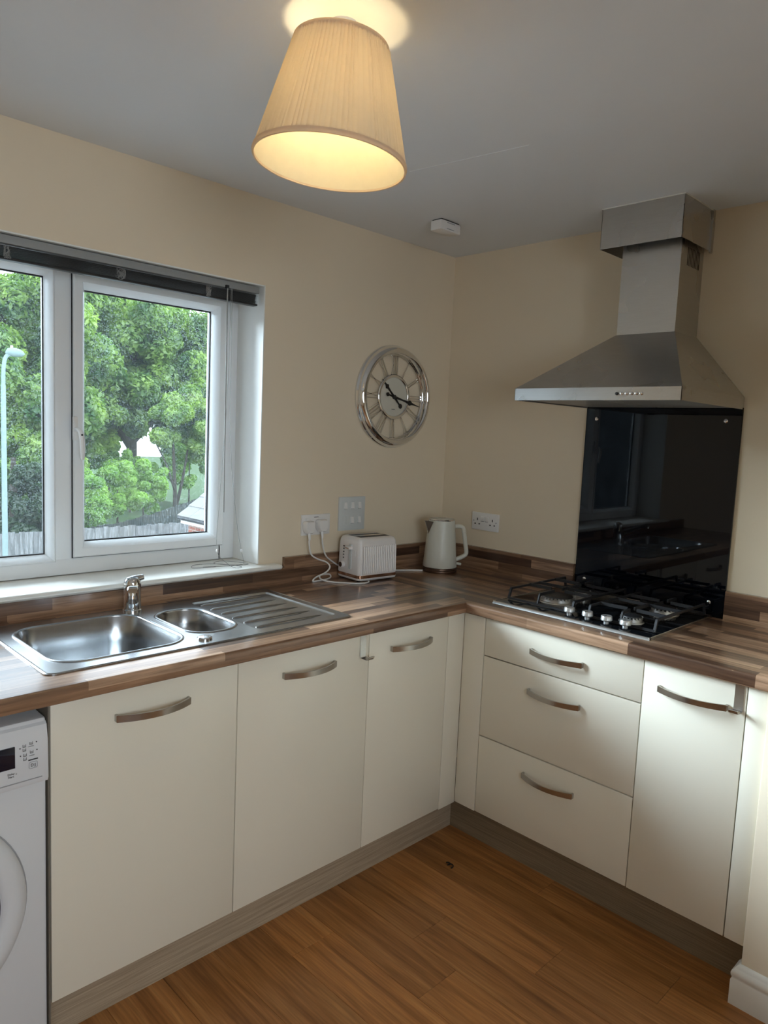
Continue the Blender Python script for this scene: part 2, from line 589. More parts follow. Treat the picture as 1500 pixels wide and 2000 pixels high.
def twin(src, parent, loc=None, name=None):
    """another copy of a mesh part that shares its data"""
    c = src.copy()
    COL.objects.link(c)
    c.parent = parent
    if loc is not None:
        c.location = loc
    return c


def rrect(x0, x1, y0, y1, r, n=6):
    pts = []
    for cx, cy, a0 in ((x1 - r, y1 - r, 0), (x0 + r, y1 - r, 90), (x0 + r, y0 + r, 180), (x1 - r, y0 + r, 270)):
        for k in range(n + 1):
            a = R(a0 + 90 * k / n)
            pts.append((cx + r * math.cos(a), cy + r * math.sin(a)))
    return pts


def smooth_path(pts, n=8):
    """Catmull-Rom through points"""
    P = [Vector(p) for p in pts]
    P = [P[0] * 2 - P[1]] + P + [P[-1] * 2 - P[-2]]
    out = []
    for i in range(1, len(P) - 2):
        for k in range(n):
            t = k / n
            a, b, c, d = P[i - 1], P[i], P[i + 1], P[i + 2]
            out.append(0.5 * ((2 * b) + (c - a) * t + (2 * a - 5 * b + 4 * c - d) * t * t + (3 * b - a - 3 * c + d) * t ** 3))
    out.append(P[-2])
    return out


# ------------------------------------------------------------------ key sizes (metres; room corner at the origin)
CEIL = 2.319
DL, DR = 0.6157, 0.5618          # door faces of the two runs: y = -DL, x = -DR
ZT, ZB, TOP = 0.872, 0.15, 0.915
XW0, XW1 = -2.36, -1.042          # window opening
ZW0, ZW1 = 0.998, 2.017
ROOM_X, ROOM_Y = -4.3, -4.0
PIER_Y = -1.652

# ------------------------------------------------------------------ room shell
# floor boards
fl = put('floor', MB().box(ROOM_X, 0, ROOM_Y, 0, -0.06, -0.004), 'subfloor', kind='structure', smooth=0, label='brown oak laminate floor of long boards')
PW = 0.1575
joints = {0: -1.017, 1: -1.505, 2: -1.219, 3: -0.892, 4: -1.06, 5: -0.71, 6: -1.33, 7: -0.95}
k = 0
x1 = -0.600 + PW
rowi = 0
while x1 > ROOM_X:
    x0 = max(x1 - PW, ROOM_X)
    j = joints.get(rowi, -0.7 - (rowi * 0.437) % 1.2)
    ends = sorted({-0.44, j, j - 1.21, j - 2.42, j - 3.63, ROOM_Y}, reverse=True)
    ends = [e for e in ends if -0.44 >= e >= ROOM_Y]
    for a, b in zip(ends[:-1], ends[1:]):
        if a - b < 0.02:
            continue
        put('plank', MB().rbox(x0 + 0.0004, x1 - 0.0004, b + 0.0004, a - 0.0004, -0.004, 0.0, 0.0006, 1), 'floor', fl, smooth=0)
    x1 -= PW
    rowi += 1

put('ceiling', MB().box(ROOM_X - 0.1, 0.1, ROOM_Y - 0.1, 0.1, CEIL, CEIL + 0.1), 'ceiling', kind='structure', smooth=0, label='plain white painted ceiling')
ceil = bpy.data.objects['ceiling']
put('ceiling_joint', MB().bar((-0.922, -0.583, CEIL - 0.0004), (-0.865, -0.985, CEIL - 0.0004), 0.002, 0.0012), 'ceiling', ceil)

# wall with the window opening (outer leaf 0.3 m thick), reveal lined in white plaster
wl = MB()
wl.box(XW1, 0.3, 0, 0.30, -0.05, CEIL)
wl.box(ROOM_X - 0.1, XW0, 0, 0.30, -0.05, CEIL)
wl.box(XW0, XW1, 0, 0.30, ZW1, CEIL)
wl.box(XW0, XW1, 0, 0.30, -0.05, ZW0 - 0.022)
w_left = put('wall_left', wl, 'wall', kind='structure', smooth=0, label='cream painted wall around the kitchen window')
rv = MB()
rv.box(XW1 - 0.004, XW1 + 0.0, -0.0015, 0.30, ZW0, ZW1)
rv.box(XW0, XW0 + 0.004, -0.0015, 0.30, ZW0, ZW1)
rv.box(XW0, XW1, -0.0015, 0.30, ZW1 - 0.004, ZW1)
put('window_reveal', rv, 'reveal', w_left, label='white plaster lining of the window recess')

w_right = put('wall_right', MB().box(0, 0.2, PIER_Y, 0, -0.05, CEIL), 'wall', kind='structure', smooth=0, label='cream painted wall behind hob and cooker hood')
put('wall_pier', MB().rbox(-0.585, 0.2, ROOM_Y, PIER_Y, -0.05, CEIL, 0.004, 2, lambda c, d: abs(d.z) > 0.9), 'wall', kind='structure', label='cream wall projecting at the end of the units')
wbk = MB()
RX0, RX1, RZ0, RZ1 = -3.85, -2.15, 0.90, 2.15  # opening added in the unseen wall to let the fill light in
wbk.box(ROOM_X - 0.1, RX0, ROOM_Y - 0.1, ROOM_Y, -0.05, CEIL)
wbk.box(RX1, 0.2, ROOM_Y - 0.1, ROOM_Y, -0.05, CEIL)
wbk.box(RX0, RX1, ROOM_Y - 0.1, ROOM_Y, -0.05, RZ0)
wbk.box(RX0, RX1, ROOM_Y - 0.1, ROOM_Y, RZ1, CEIL)
put('wall_back', wbk, 'wall', kind='structure', smooth=0, label='cream painted rear wall')
w2 = thing('added_window_2', ((RX0 + RX1) / 2, ROOM_Y - 0.05, RZ0), kind='structure', label='added unseen white plastic window in the rear wall for the fill light')  # invented window, gives the rear fill light a place to enter
w2f = MB()
for bx in ((RX0, RX1, RZ0, RZ0 + 0.06), (RX0, RX1, RZ1 - 0.06, RZ1), (RX0, RX0 + 0.06, RZ0 + 0.06, RZ1 - 0.06), (RX1 - 0.06, RX1, RZ0 + 0.06, RZ1 - 0.06)):
    w2f.rbox(bx[0], bx[1], ROOM_Y - 0.09, ROOM_Y - 0.03, bx[2], bx[3], 0.004)
put('window_frame', w2f, 'upvc', w2)
put('mullion', MB().rbox(-3.03, -2.97, ROOM_Y - 0.09, ROOM_Y - 0.03, RZ0 + 0.06, RZ1 - 0.06, 0.004), 'upvc', w2)
for xa, xb in ((RX0 + 0.06, -3.03), (-2.97, RX1 - 0.06)):
    put('pane', MB().box(xa, xb, ROOM_Y - 0.062, ROOM_Y - 0.058, RZ0 + 0.06, RZ1 - 0.06), 'pane', w2, smooth=0)
put('wall_side', MB().box(ROOM_X - 0.1, ROOM_X, ROOM_Y, 0, -0.05, CEIL), 'wall', kind='structure', smooth=0, label='cream painted side wall')

# moulded skirting on the pier: profile (out from wall, height)
prof = [(0, 0), (0.018, 0), (0.018, 0.070), (0.0155, 0.074), (0.0155, 0.079), (0.0175, 0.083), (0.0185, 0.090), (0.0165, 0.097),
        (0.012, 0.101), (0.010, 0.106), (0.0065, 0.110), (0.003, 0.113), (0, 0.115)]
bb = MB()
rings = []
for ex, yy in ((0, ROOM_Y), (0, None)):
    ring = []
    for d, h in prof:
        ring.append((-0.585 - d, (PIER_Y + d) if yy is None else yy, h))
    rings.append(ring)
ring3 = [(-0.40, PIER_Y + d, h) for d, h in prof]
ring3[0] = (-0.40, PIER_Y, 0)
rings.append([(-0.545, PIER_Y + d, h) for d, h in prof])
bb.loft(rings, True)
put('baseboard_right', bb, 'gloss_white', kind='structure', smooth=50, label='white moulded skirting along the projecting wall')

# ------------------------------------------------------------------ window
win = thing('window_1', (-1.70, 0.20, 0.99), kind='structure', label='white plastic casement window with two lights')
YF = 0.165
fr = MB()
fr.rbox(XW1 - 0.073, XW1 - 0.003, YF, 0.235, ZW0, ZW1, 0.004)
fr.rbox(XW0 + 0.003, XW0 + 0.073, YF, 0.235, ZW0, ZW1, 0.004)
fr.rbox(XW0 + 0.06, XW1 - 0.06, YF, 0.235, ZW0, ZW0 + 0.055, 0.004)
fr.rbox(XW0 + 0.06, XW1 - 0.06, YF, 0.235, ZW1 - 0.055, ZW1 - 0.003, 0.004)
put('window_frame', fr, 'upvc', win)
put('mullion', MB().rbox(-1.722, -1.664, YF, 0.235, ZW0 + 0.05, ZW1 - 0.05, 0.004), 'upvc', win)


def bead_frame(name, x0, x1, z0, z1, w, y0, y1, slope, parent, mat='upvc', wl_=None):
    """four mitred members with a sloped inner bead"""
    b = MB()
    inner = (x0 + w, x1 - w, z0 + w, z1 - w)
    s_ = slope

    def loop(ax0, ax1, az0, az1, y):
        return [(ax0, y, az0), (ax1, y, az0), (ax1, y, az1), (ax0, y, az1)]
    rr = [loop(x0, x1, z0, z1, y1), loop(x0, x1, z0, z1, y0 + 0.004), loop(x0 + 0.004, x1 - 0.004, z0 + 0.004, z1 - 0.004, y0),
          loop(x0 + w - s_, x1 - w + s_, z0 + w - s_, z1 - w + s_, y0),
          loop(x0 + w - s_ + 0.003, x1 - w + s_ - 0.003, z0 + w - s_ + 0.003, z1 - w + s_ - 0.003, y0 + 0.004),
          loop(inner[0], inner[1], inner[2], inner[3], y0 + 0.030), loop(inner[0], inner[1], inner[2], inner[3], y1)]
    b.loft(rr + [rr[0]], False)
    return put(name, b, mat, parent)


def seal_frame(x0, x1, z0, z1, w, y0, y1, parent, name='seal'):
    b = MB()

    def loop(i, y):
        return [(x0 + i, y, z0 + i), (x1 - i, y, z0 + i), (x1 - i, y, z1 - i), (x0 + i, y, z1 - i)]
    b.loft([loop(0, y1), loop(0, y0), loop(w, y0), loop(w, y1), loop(0, y1)], False)
    return put(name, b, 'seal', parent)


# opening casement on the right
sash = bead_frame('casement', -1.666, -1.101, 1.055, 1.972, 0.046, 0.150, 0.213, 0.018, win)
put('pane', MB().box(-1.622, -1.145, 0.202, 0.206, 1.099, 1.928), 'pane', sash, smooth=0)
seal_frame(-1.621, -1.146, 1.100, 1.927, 0.005, 0.192, 0.2015, sash)
seal_frame(-1.6685, -1.0985, 1.0525, 1.9745, 0.004, 0.160, 0.164, sash, 'seal')
hd = MB()
hd.rbox(-1.672, -1.656, 0.138, 0.1505, 1.440, 1.518, 0.004)
hdl = put('window_handle', hd, 'white_plastic', sash)
pth = smooth_path([(-1.664, 0.142, 1.474), (-1.663, 0.118, 1.474), (-1.660, 0.106, 1.462), (-1.657, 0.104, 1.425), (-1.654, 0.110, 1.380)], 5)
put('lever', MB().tube(pth, [0.0075] * 8 + [0.0085] * (len(pth) - 11) + [0.0075, 0.007, 0.005], 10), 'white_plastic', hdl)
put('keyhole', MB().lathe((-1.6605, 0.0985, 1.459), (0, -1, 0), [(0, 0.0035), (0.002, 0.003)], 10), 'black', hdl)
# fixed light on the left
fx = bead_frame('fixed_light', XW0 + 0.068, -1.720, ZW0 + 0.045, 1.972, 0.024, 0.158, 0.213, 0.018, win)
put('pane', MB().box(XW0 + 0.09, -1.742, 0.202, 0.206, ZW0 + 0.067, 1.95), 'pane', fx, smooth=0)
seal_frame(XW0 + 0.091, -1.743, ZW0 + 0.068, 1.949, 0.005, 0.192, 0.2015, fx)
# sill board with a bullnose and a horn running past the opening
sl = MB()
pf = [(0.235, 0.976), (0.235, 0.996), (-0.036, 0.996), (-0.043, 0.994), (-0.048, 0.988), (-0.048, 0.984), (-0.043, 0.978), (-0.036, 0.976)]
sl.prism(pf, 'X', XW0, XW1)
pf2 = [(0.0, 0.976), (0.0, 0.996)] + pf[2:]
sl.prism(pf2, 'X', XW1, -0.966)
sl.prism(pf2, 'X', XW0 - 0.07, XW0)
sl.lathe((-0.968, -0.036, 0.986), (1, 0, 0), [(0, 0.010), (0.006, 0.0085), (0.010, 0.004)], 12)
put('window_sill', sl, 'gloss_white', win)

# ------------------------------------------------------------------ venetian blind, drawn up
bl = thing('venetian_blind', (-1.70, 0.03, 1.94), 'charcoal slatted blind drawn up to the top of the window', 'blind')
BX0, BX1 = -2.345, -1.058
put('headrail', MB().rbox(BX0, BX1, 0.012, 0.05, 1.986, 2.010, 0.002), 'headrail', bl)
s0 = put('slat', MB().loft([[(BX0 + 0.004, 0.018 + 0.025 * t, 1.9525 + 0.0014 * math.sin(math.pi * t)) for t in (0, .25, .5, .75, 1)] +
                            [(BX0 + 0.004, 0.018 + 0.025 * t, 1.9519 + 0.0014 * math.sin(math.pi * t)) for t in (1, .75, .5, .25, 0)],
                            [(BX1 - 0.004, 0.018 + 0.025 * t, 1.9525 + 0.0014 * math.sin(math.pi * t)) for t in (0, .25, .5, .75, 1)] +
                            [(BX1 - 0.004, 0.018 + 0.025 * t, 1.9519 + 0.0014 * math.sin(math.pi * t)) for t in (1, .75, .5, .25, 0)]]), 'slat', bl)
for i in range(1, 13):
    twin(s0, bl, (random.uniform(-.002, .002), random.uniform(-.0012, .0012), i * 0.0024))
put('bottom_rail', MB().rbox(BX0 + 0.003, BX1 - 0.003, 0.017, 0.044, 1.943, 1.951, 0.003), 'slat', bl)
for lx, amp in ((-1.905, .010), (-1.578, .018), (-1.266, .012), (-2.2, .012)):
    lb = MB()
    for q in range(5):
        pts = []
        for t in range(9):
            pts.append((lx + random.uniform(-amp, amp), 0.010 + random.uniform(-.004, .002), 1.944 + 0.038 * random.random()))
        lb.tube(smooth_path(pts, 3), 0.0006, 4)
    put('ladder_cord', lb, 'cord', bl)
put('wand_hook', MB().rbox(-1.201, -1.189, 0.004, 0.014, 1.982, 1.994, 0.001), 'dark_plastic', bl)
put('wand', MB().tube([(-1.195, 0.006, 1.985), (-1.193, 0.008, 1.6), (-1.190, 0.010, 1.20)], 0.0022, 8), 'cord', bl)
for pts in ([(-1.172, 0.012, 1.985), (-1.165, 0.02, 1.6), (-1.150, 0.03, 1.384), (-1.121, 0.03, 1.16), (-1.090, 0.045, 1.055), (-1.078, 0.04, 1.0), (-1.10, 0.03, 0.9972), (-1.14, 0.05, 0.9972), (-1.17, 0.10, 0.9972), (-1.12, 0.13, 0.9972), (-1.07, 0.06, 0.9972), (-1.075, 0.02, 0.9972), (-1.15, 0.03, 0.9972), (-1.24, 0.06, 0.9972)],
            [(-1.176, 0.012, 1.985), (-1.180, 0.02, 1.6), (-1.186, 0.045, 1.25), (-1.184, 0.06, 1.06), (-1.165, 0.02, 1.01), (-1.150, -0.01, 0.9972), (-1.14, -0.02, 0.9972), (-1.12, 0.0, 0.9972), (-1.16, 0.08, 0.9972), (-1.24, 0.11, 0.9972), (-1.28, 0.06, 0.9972), (-1.20, 0.04, 0.9972)]):
    put('pull_cord', MB().tube(smooth_path(pts, 8), 0.0009, 5), 'cord', bl)
for c in ((-1.184, 0.058, 1.052), (-1.088, 0.044, 1.047)):
    put('cord_bead', MB().lathe((c[0], c[1], c[2] - .006), (0, 0, 1), [(0, .002), (.003, .0045), (.009, .0045), (.012, .002)], 10), 'white_plastic', bl)

# ------------------------------------------------------------------ worktop (two mitred runs), upstands
WF, WR = DL + 0.020, DR + 0.020      # worktop front edges
UND = 0.877
wt = thing('worktop', (-1.2, -0.3, UND), 'dark walnut block-pattern worktop turning the corner over the base units', 'worktop')
SX0, SX1, SY0, SY1 = -1.995, -1.060, -0.540, -0.078       # sink cut-out


def edge_prof(front, back, lo, hi, r=0.007):
    """worktop section: rounded nose at the front (front < back)"""
    p = [(back, lo), (back, hi)]
    for a in range(0, 91, 18):
        p.append((front + r - r * math.sin(R(a)), hi - r + r * math.cos(R(a))))
    for a in range(0, 91, 30):
        p.append((front + 0.004 - 0.004 * math.cos(R(a)), lo + 0.004 - 0.004 * math.sin(R(a))))
    return p


def runs(mb, pf, axis, a, b):
    mb.prism(pf, axis, a, b)


wa = MB()
XE = -2.75
wa.prism(edge_prof(-WF, SY0 - 0.0, UND, TOP), 'X', XE, SX1)
wa.box(XE, SX0, SY0, -0.001, UND, TOP)
wa.box(SX0, SX1, SY1, -0.001, UND, TOP)
# right part up to the mitre at the inner corner
MI = 0.05                                  # depth of the mitred nose at the inner corner
pr = edge_prof(-WF, -WF + MI, UND, TOP)
wa.loft([[(SX1, y, z) for y, z in pr], [(-WR + y + WF, y, z) for y, z in pr]], True)
wa.box(SX1, -WR + MI, -WF + MI, -0.001, UND, TOP)
put('worktop_slab', wa, 'top_x', wt, smooth=40)
wb = MB()
pr = edge_prof(-WR, -WR + MI, UND, TOP)
wb.loft([[(x, PIER_Y, z) for x, z in pr], [(x, -WF + x + WR, z) for x, z in pr]], True)
wb.box(-WR + MI, -0.001, PIER_Y, -0.001, UND, TOP)
put('worktop_slab', wb, 'top_y', wt, smooth=40)

UP = 1.016
ua = MB().box(-0.93, -0.0, -0.018, -0.0005, TOP, UP)
ua.box(XE, -0.93, -0.018, -0.0005, TOP, 0.9755)
put('upstand', ua, 'top_x', label='walnut-pattern upstand under the window sill and behind the toaster', cat='upstand', smooth=0)
put('upstand', MB().box(-0.018, -0.0005, -0.727, -0.0185, TOP, UP), 'top_y', label='walnut-pattern upstand between the room corner and the black splashback', cat='upstand', smooth=0)
put('upstand', MB().box(-0.018, -0.0005, PIER_Y + 0.001, -1.3195, TOP, UP), 'top_y', label='walnut-pattern upstand between the black splashback and the projecting wall', cat='upstand', smooth=0)


# ------------------------------------------------------------------ base units
def handle_mesh(L=0.195, bow=0.028, base=0.010):
    """bowed strap handle along local x, standing out along local -y"""
    n = 20
    rings = []
    for i in range(n + 1):
        t = i / n
        x = -L / 2 + L * t
        o = base + bow * (1 - (2 * t - 1) ** 2)
        h, th = 0.009 - 0.0012 * math.sin(math.pi * t), 0.0028
        rings.append([(x, -(o - th), -h), (x, -(o + th), -h), (x, -(o + th), h), (x, -(o - th), h)])
    mb = MB().loft(rings, True)
    for sx in (-1, 1):
        mb.rbox(sx * L / 2 - (0.006 if sx > 0 else 0.001), sx * L / 2 + (0.001 if sx > 0 else 0.006), -base - 0.003, 0.0, -0.009, 0.009, 0.0012, 1)
    return mb


HANDLE = None


def add_handle(parent, loc, rz):
    """loc is given in the parent's frame"""
    global HANDLE
    if HANDLE is None:
        mb = handle_mesh()
        me = bpy.data.meshes.new('handle')
        me.from_pydata(mb.v, [], mb.f)
        me.materials.append(MT['handle'])
        me.shade_smooth()
        me.set_sharp_from_angle(angle=R(35))
        HANDLE = me
    o = bpy.data.objects.new('handle', HANDLE)
    COL.objects.link(o)
    o.parent = parent
    o.location = loc
    o.rotation_euler = (0, 0, rz)
    o['label'] = 'bowed brushed metal handle'
    return o


def left_unit(x0, x1, label, hx):
    t = thing('base_cabinet', ((x0 + x1) / 2, -0.32, ZB), label, 'cabinet', 'base units under the worktop')
    c = MB()
    c.box(x0 + 0.001, x0 + 0.017, -DL + 0.020, -0.02, ZB, ZT if x0 < -2 else 0.80)
    c.box(x1 - 0.017, x1 - 0.001, -DL + 0.020, -0.02, ZB, ZT if x1 > -0.7 else 0.80)
    c.box(x0 + 0.001, x1 - 0.001, -DL + 0.020, -0.02, ZB, ZB + 0.016)
    c.box(x0 + 0.001, x1 - 0.001, -0.03, -0.02, ZB, ZT)
    put('carcass', c, 'carcass', t, smooth=0)
    d = put('door', MB().rbox(x0 + 0.0015, x1 - 0.0015, -DL, -DL + 0.019, ZB + 0.001, ZT + 0.001, 0.0012), 'door', t)
    o = ORG[t.name]
    add_handle(d, (hx - o.x, -DL - o.y, 0.806 - o.z), 0)
    return t


u1 = left_unit(-2.0225, -1.530, 'cream gloss base unit with one door beside the washing machine', -1.776)
put('side_panel', MB().box(-2.0262, -2.0232, -DL + 0.002, -0.02, 0.0, ZT + 0.003), 'carcass', u1, smooth=0)
left_unit(-1.530, -1.0401, 'cream gloss base unit under the draining board, hook over its door', -1.283)
left_unit(-1.0401, -0.6521, 'narrow cream gloss base unit between the hooked door and the corner post', -0.845)

# corner post: two cream strips meeting at the inner corner
cp = thing('corner_post', (-0.60, -0.64, ZB), 'cream L-shaped corner post where the two runs of units meet', 'panel')
put('post_strip', MB().rbox(-0.6506, -DR, -DL - 0.0, -DL + 0.019, ZB - 0.004, ZT + 0.001, 0.0012), 'door', cp)
put('post_strip', MB().rbox(-DR, -DR + 0.019, -0.7094, -DL - 0.0005, ZB, ZT + 0.001, 0.0012), 'door', cp)

# three-drawer unit
Y0, Y1 = -0.7109, -1.3005
t = thing('drawer_unit', (-0.30, (Y0 + Y1) / 2, ZB), 'cream gloss three-drawer unit under the gas hob', 'cabinet', 'base units under the worktop')
c = MB()
c.box(-DR + 0.020, -0.02, Y0 - 0.017, Y0 - 0.001, ZB, ZT)
c.box(-DR + 0.020, -0.02, Y1 + 0.001, Y1 + 0.017, ZB, ZT)
c.box(-DR + 0.020, -0.02, Y1 + 0.001, Y0 - 0.001, ZB, ZB + 0.016)
c.box(-0.03, -0.02, Y1 + 0.001, Y0 - 0.001, ZB, ZT)
put('carcass', c, 'carcass', t, smooth=0)
o = ORG[t.name]
for z0, z1, hz in ((0.7375, ZT + 0.001, 0.803), (0.4415, 0.7355, 0.663), (ZB + 0.001, 0.4395, 0.367)):
    d = put('drawer', MB().rbox(-DR, -DR + 0.019, Y1 + 0.0015, Y0 - 0.0015, z0 + 0.001, z1 - 0.001, 0.0012), 'door', t)
    add_handle(d, (-DR - o.x, -1.0055 - o.y, hz - o.z), R(-90))

# narrow door unit
Y2 = -1.5928
t = thing('base_cabinet', (-0.30, (Y1 + Y2) / 2, ZB), 'slim cream gloss base unit between the drawers and the end filler, hook over its door', 'cabinet', 'base units under the worktop')
c = MB()
c.box(-DR + 0.020, -0.02, Y1 - 0.017, Y1 - 0.001, ZB, ZT)
c.box(-DR + 0.020, -0.02, Y2 + 0.001, Y2 + 0.017, ZB, ZT)
c.box(-DR + 0.020, -0.02, Y2 + 0.001, Y1 - 0.001, ZB, ZB + 0.016)
c.box(-0.03, -0.02, Y2 + 0.001, Y1 - 0.001, ZB, ZT)
put('carcass', c, 'carcass', t, smooth=0)
d = put('door', MB().rbox(-DR, -DR + 0.019, Y2 + 0.0015, Y1 - 0.0015, ZB + 0.001, ZT + 0.001, 0.0012), 'door', t)
o = ORG[t.name]
add_handle(d, (-DR - o.x, -1.449 - o.y, 0.801 - o.z), R(-90))
put('end_filler', MB().rbox(-DR, -DR + 0.019, PIER_Y + 0.0005, Y2 - 0.0015, ZB + 0.001, ZT + 0.001, 0.0012), 'door',
    label='narrow cream filler strip between the slim unit and the projecting wall', cat='panel')

# plinths
PS = 0.0706
put('plinth', MB().box(-2.022, -DR + PS, -DL + PS, -DL + PS + 0.015, 0.0, ZB - 0.001), 'plinth_x', smooth=0,
    label='grey-brown wood plinth under the units below the window', cat='plinth')
put('plinth', MB().box(-DR + PS, -DR + PS + 0.015, PIER_Y + 0.02, -DL + PS - 0.0005, 0.0, ZB - 0.001), 'plinth', smooth=0,
    label='dark wood plinth under the drawers and slim unit', cat='plinth')


# over-door hooks
def hook(loc, rz, label):
    t = thing('over_door_hook', loc, label, 'hook', 'steel over-door hooks', rz=rz)
    m_ = MB()
    w = 0.012
    path = [(0.012, 0.002), (0.0005, 0.0025), (-0.0012, 0.001), (-0.0014, -0.066), (-0.004, -0.0715), (-0.014, -0.073), (-0.030, -0.073), (-0.036, -0.071), (-0.040, -0.063)]
    th = 0.0011
    rings = []
    for y, z in path:
        rings.append([(-w, y - th, z - th * .3), (w, y - th, z - th * .3), (w, y + th * .3, z + th), (-w, y + th * .3, z + th)])
    m_.loft(rings, True)
    put('strap', m_, 'steel', t, local=True)
    put('hook_tip', MB().tube([(-w, -0.0405, -0.0625), (w, -0.0405, -0.0625)], 0.0025, 8), 'steel', t, local=True)
    return t


hook((-1.068, -DL, ZT + 0.001), 0, 'steel hook hanging over the door below the draining board')
hook((-DR, -1.573, ZT + 0.001), R(-90), 'steel hook hanging over the slim door beside the end filler')

# ------------------------------------------------------------------ sink
sk = thing('sink', (-1.53, -0.31, TOP), 'stainless steel one and a half bowl sink with ribbed drainer', 'sink')
DZ = TOP + 0.0035


def fill_loops(loops, z):
    """flat plate with holes: first loop is the outline"""
    bm = bmesh.new()
    edges = []
    for lp in loops:
        vs_ = [bm.verts.new((x, y, z)) for x, y in lp]
        for i in range(len(vs_)):
            edges.append(bm.edges.new((vs_[i], vs_[(i + 1) % len(vs_)])))
    bmesh.ops.triangle_fill(bm, edges=edges, use_beauty=True)
    bm.verts.index_update()
    out = ([v.co[:] for v in bm.verts], [[v.index for v in f.verts] for f in bm.faces])
    bm.free()
    return out


OX0, OX1, OY0, OY1 = -2.006, -1.052, -0.5495, -0.066
outl = rrect(OX0 + 0.008, OX1 - 0.008, OY0 + 0.008, OY1 - 0.008, 0.02, 5)
mainb = rrect(-1.958, -1.603, -0.492, -0.128, 0.075, 8)
halfb = rrect(-1.565, -1.408, -0.452, -0.175, 0.066, 8)
drn = rrect(-1.392, -1.082, -0.505, -0.112, 0.018, 5)
dk = MB()
dk.add(*fill_loops([outl, mainb, halfb, drn], DZ))
# turned-down outer edge
lo = rrect(OX0, OX1, OY0, OY1, 0.024, 5)
lo2 = rrect(OX0 + 0.003, OX1 - 0.003, OY0 + 0.003, OY1 - 0.003, 0.022, 5)
dk.loft([[(x, y, TOP + 0.0003) for x, y in lo], [(x, y, TOP + 0.0026) for x, y in lo], [(x, y, DZ + 0.0012) for x, y in lo2], [(x, y, DZ) for x, y in outl]], False)
put('deck', dk, 'steel_sink', sk, smooth=30)


def bowl(name, rect, r, depth, rim):
    x0, x1, y0, y1 = rect
    mb = MB()
    rings = []
    n = 8
    for off, dz, rr in ((0.0, 0.0, r), (0.0, 0.002, r), (0.0, -0.003, r), (0.004, -0.008, r), (0.008, -depth * 0.5, r), (0.012, -depth + 0.03, r), (0.018, -depth + 0.014, r), (0.030, -depth + 0.004, r), (0.05, -depth, r)):
        rings.append([(x, y, DZ + dz) for x, y in rrect(x0 + off, x1 - off, y0 + off, y1 - off, max(rr - off * .6, 0.02), n)])
    mb.loft(rings, True, False, True)
    # raised roll round the mouth
    rr = []
    for off, dz in ((-0.010, 0.0), (-0.008, 0.0022), (-0.004, 0.0032), (0.0, 0.0022), (0.002, 0.0)):
        rr.append([(x, y, DZ + dz) for x, y in rrect(x0 + off, x1 - off, y0 + off, y1 - off, r - off, n)])
    mb.loft(rr, False)
    o = put(name, mb, 'steel_sink', sk, smooth=50)
    cx, cy = (x0 + x1) / 2, (y0 + y1) / 2
    put('waste', MB().lathe((cx, cy, DZ - depth + 0.0005), (0, 0, 1), [(0, 0.043), (0.003, 0.041), (0.003, 0.028), (0.001, 0.02), (0.003, 0.012), (0.006, 0.006)], 24), 'chrome', o)
    return o


bowl('main_bowl', (-1.958, -1.603, -0.492, -0.128), 0.075, 0.16, 0.01)
bowl('half_bowl', (-1.565, -1.408, -0.452, -0.175), 0.066, 0.09, 0.01)
dp = MB()
dp.loft([[(x, y, DZ + dz) for x, y in rrect(-1.392 + o_, -1.082 - o_, -0.505 + o_, -0.112 - o_, max(0.018 - o_ * .5, .004), 5)] for o_, dz in ((0, 0), (0.002, -0.0008), (0.006, -0.0042), (0.010, -0.005))], True, False, True)
drain = put('drainer', dp, 'steel_sink', sk, smooth=50)
for i in range(6):
    yy = -0.150 - i * 0.0635
    xa, xb = -1.372 - 0.0 * i, -1.115
    rb = MB()
    rings = []
    for j in range(9):
        a = math.pi * j / 8
        rings.append((math.cos(a) * 0.007, math.sin(a) * 0.0052))
    rb.loft([[(x, yy + dy * s_, DZ - 0.005 + dz * s_) for dy, dz in rings] for x, s_ in ((xa, 0.3), (xa + 0.012, 1), (xb - 0.05, 1), (xb, 0.1))], True)
    put('rib', rb, 'steel_sink', drain, smooth=60)
put('plug_control', MB().lathe((-1.565, -0.500, DZ), (0, 0, 1), [(0, 0.021), (0.004, 0.021), (0.007, 0.018), (0.008, 0.008)], 28), 'chrome', sk)

# mixer tap: spout rises towards the room
tp = thing('mixer_tap', (-1.583, -0.098, DZ), 'chrome single-lever mixer tap behind the sink bowls', 'tap')
put('body', MB().lathe((-1.583, -0.098, DZ), (0, 0, 1), [(0, 0.029), (0.004, 0.029), (0.007, 0.026), (0.050, 0.0255), (0.085, 0.026), (0.098, 0.024), (0.106, 0.017), (0.109, 0.005)], 28), 'chrome', tp)
sd = Vector((-0.43, -0.90, 0)).normalized()
sn = Vector((-sd.y, sd.x, 0))
rings = []
b0 = Vector((-1.583, -0.098, DZ + 0.034))
for t_, h, w, hh in ((0.0, 0.0, 0.020, 0.022), (0.03, 0.012, 0.019, 0.019), (0.09, 0.038, 0.017, 0.013), (0.14, 0.060, 0.0165, 0.011), (0.165, 0.069, 0.016, 0.011), (0.176, 0.070, 0.0155, 0.010), (0.182, 0.068, 0.013, 0.007)):
    c_ = b0 + sd * t_ + Vector((0, 0, h))
    rings.append([c_ + sn * (x) + Vector((0, 0, z)) for x, z in rrect(-w, w, -hh, hh, min(w, hh) * 0.8, 3)])
sp_ = put('spout', MB().loft(rings, True), 'chrome', tp, smooth=50)
put('aerator', MB().lathe(b0 + sd * 0.166 + Vector((0, 0, 0.060)), (sd.x * .25, sd.y * .25, -1), [(0, 0.0120), (0.010, 0.0120), (0.010, 0.008)], 18), 'chrome', sp_)
lb0 = Vector((-1.583, -0.098, DZ + 0.098))
ld = Vector((0.80, -0.10, 0)).normalized()
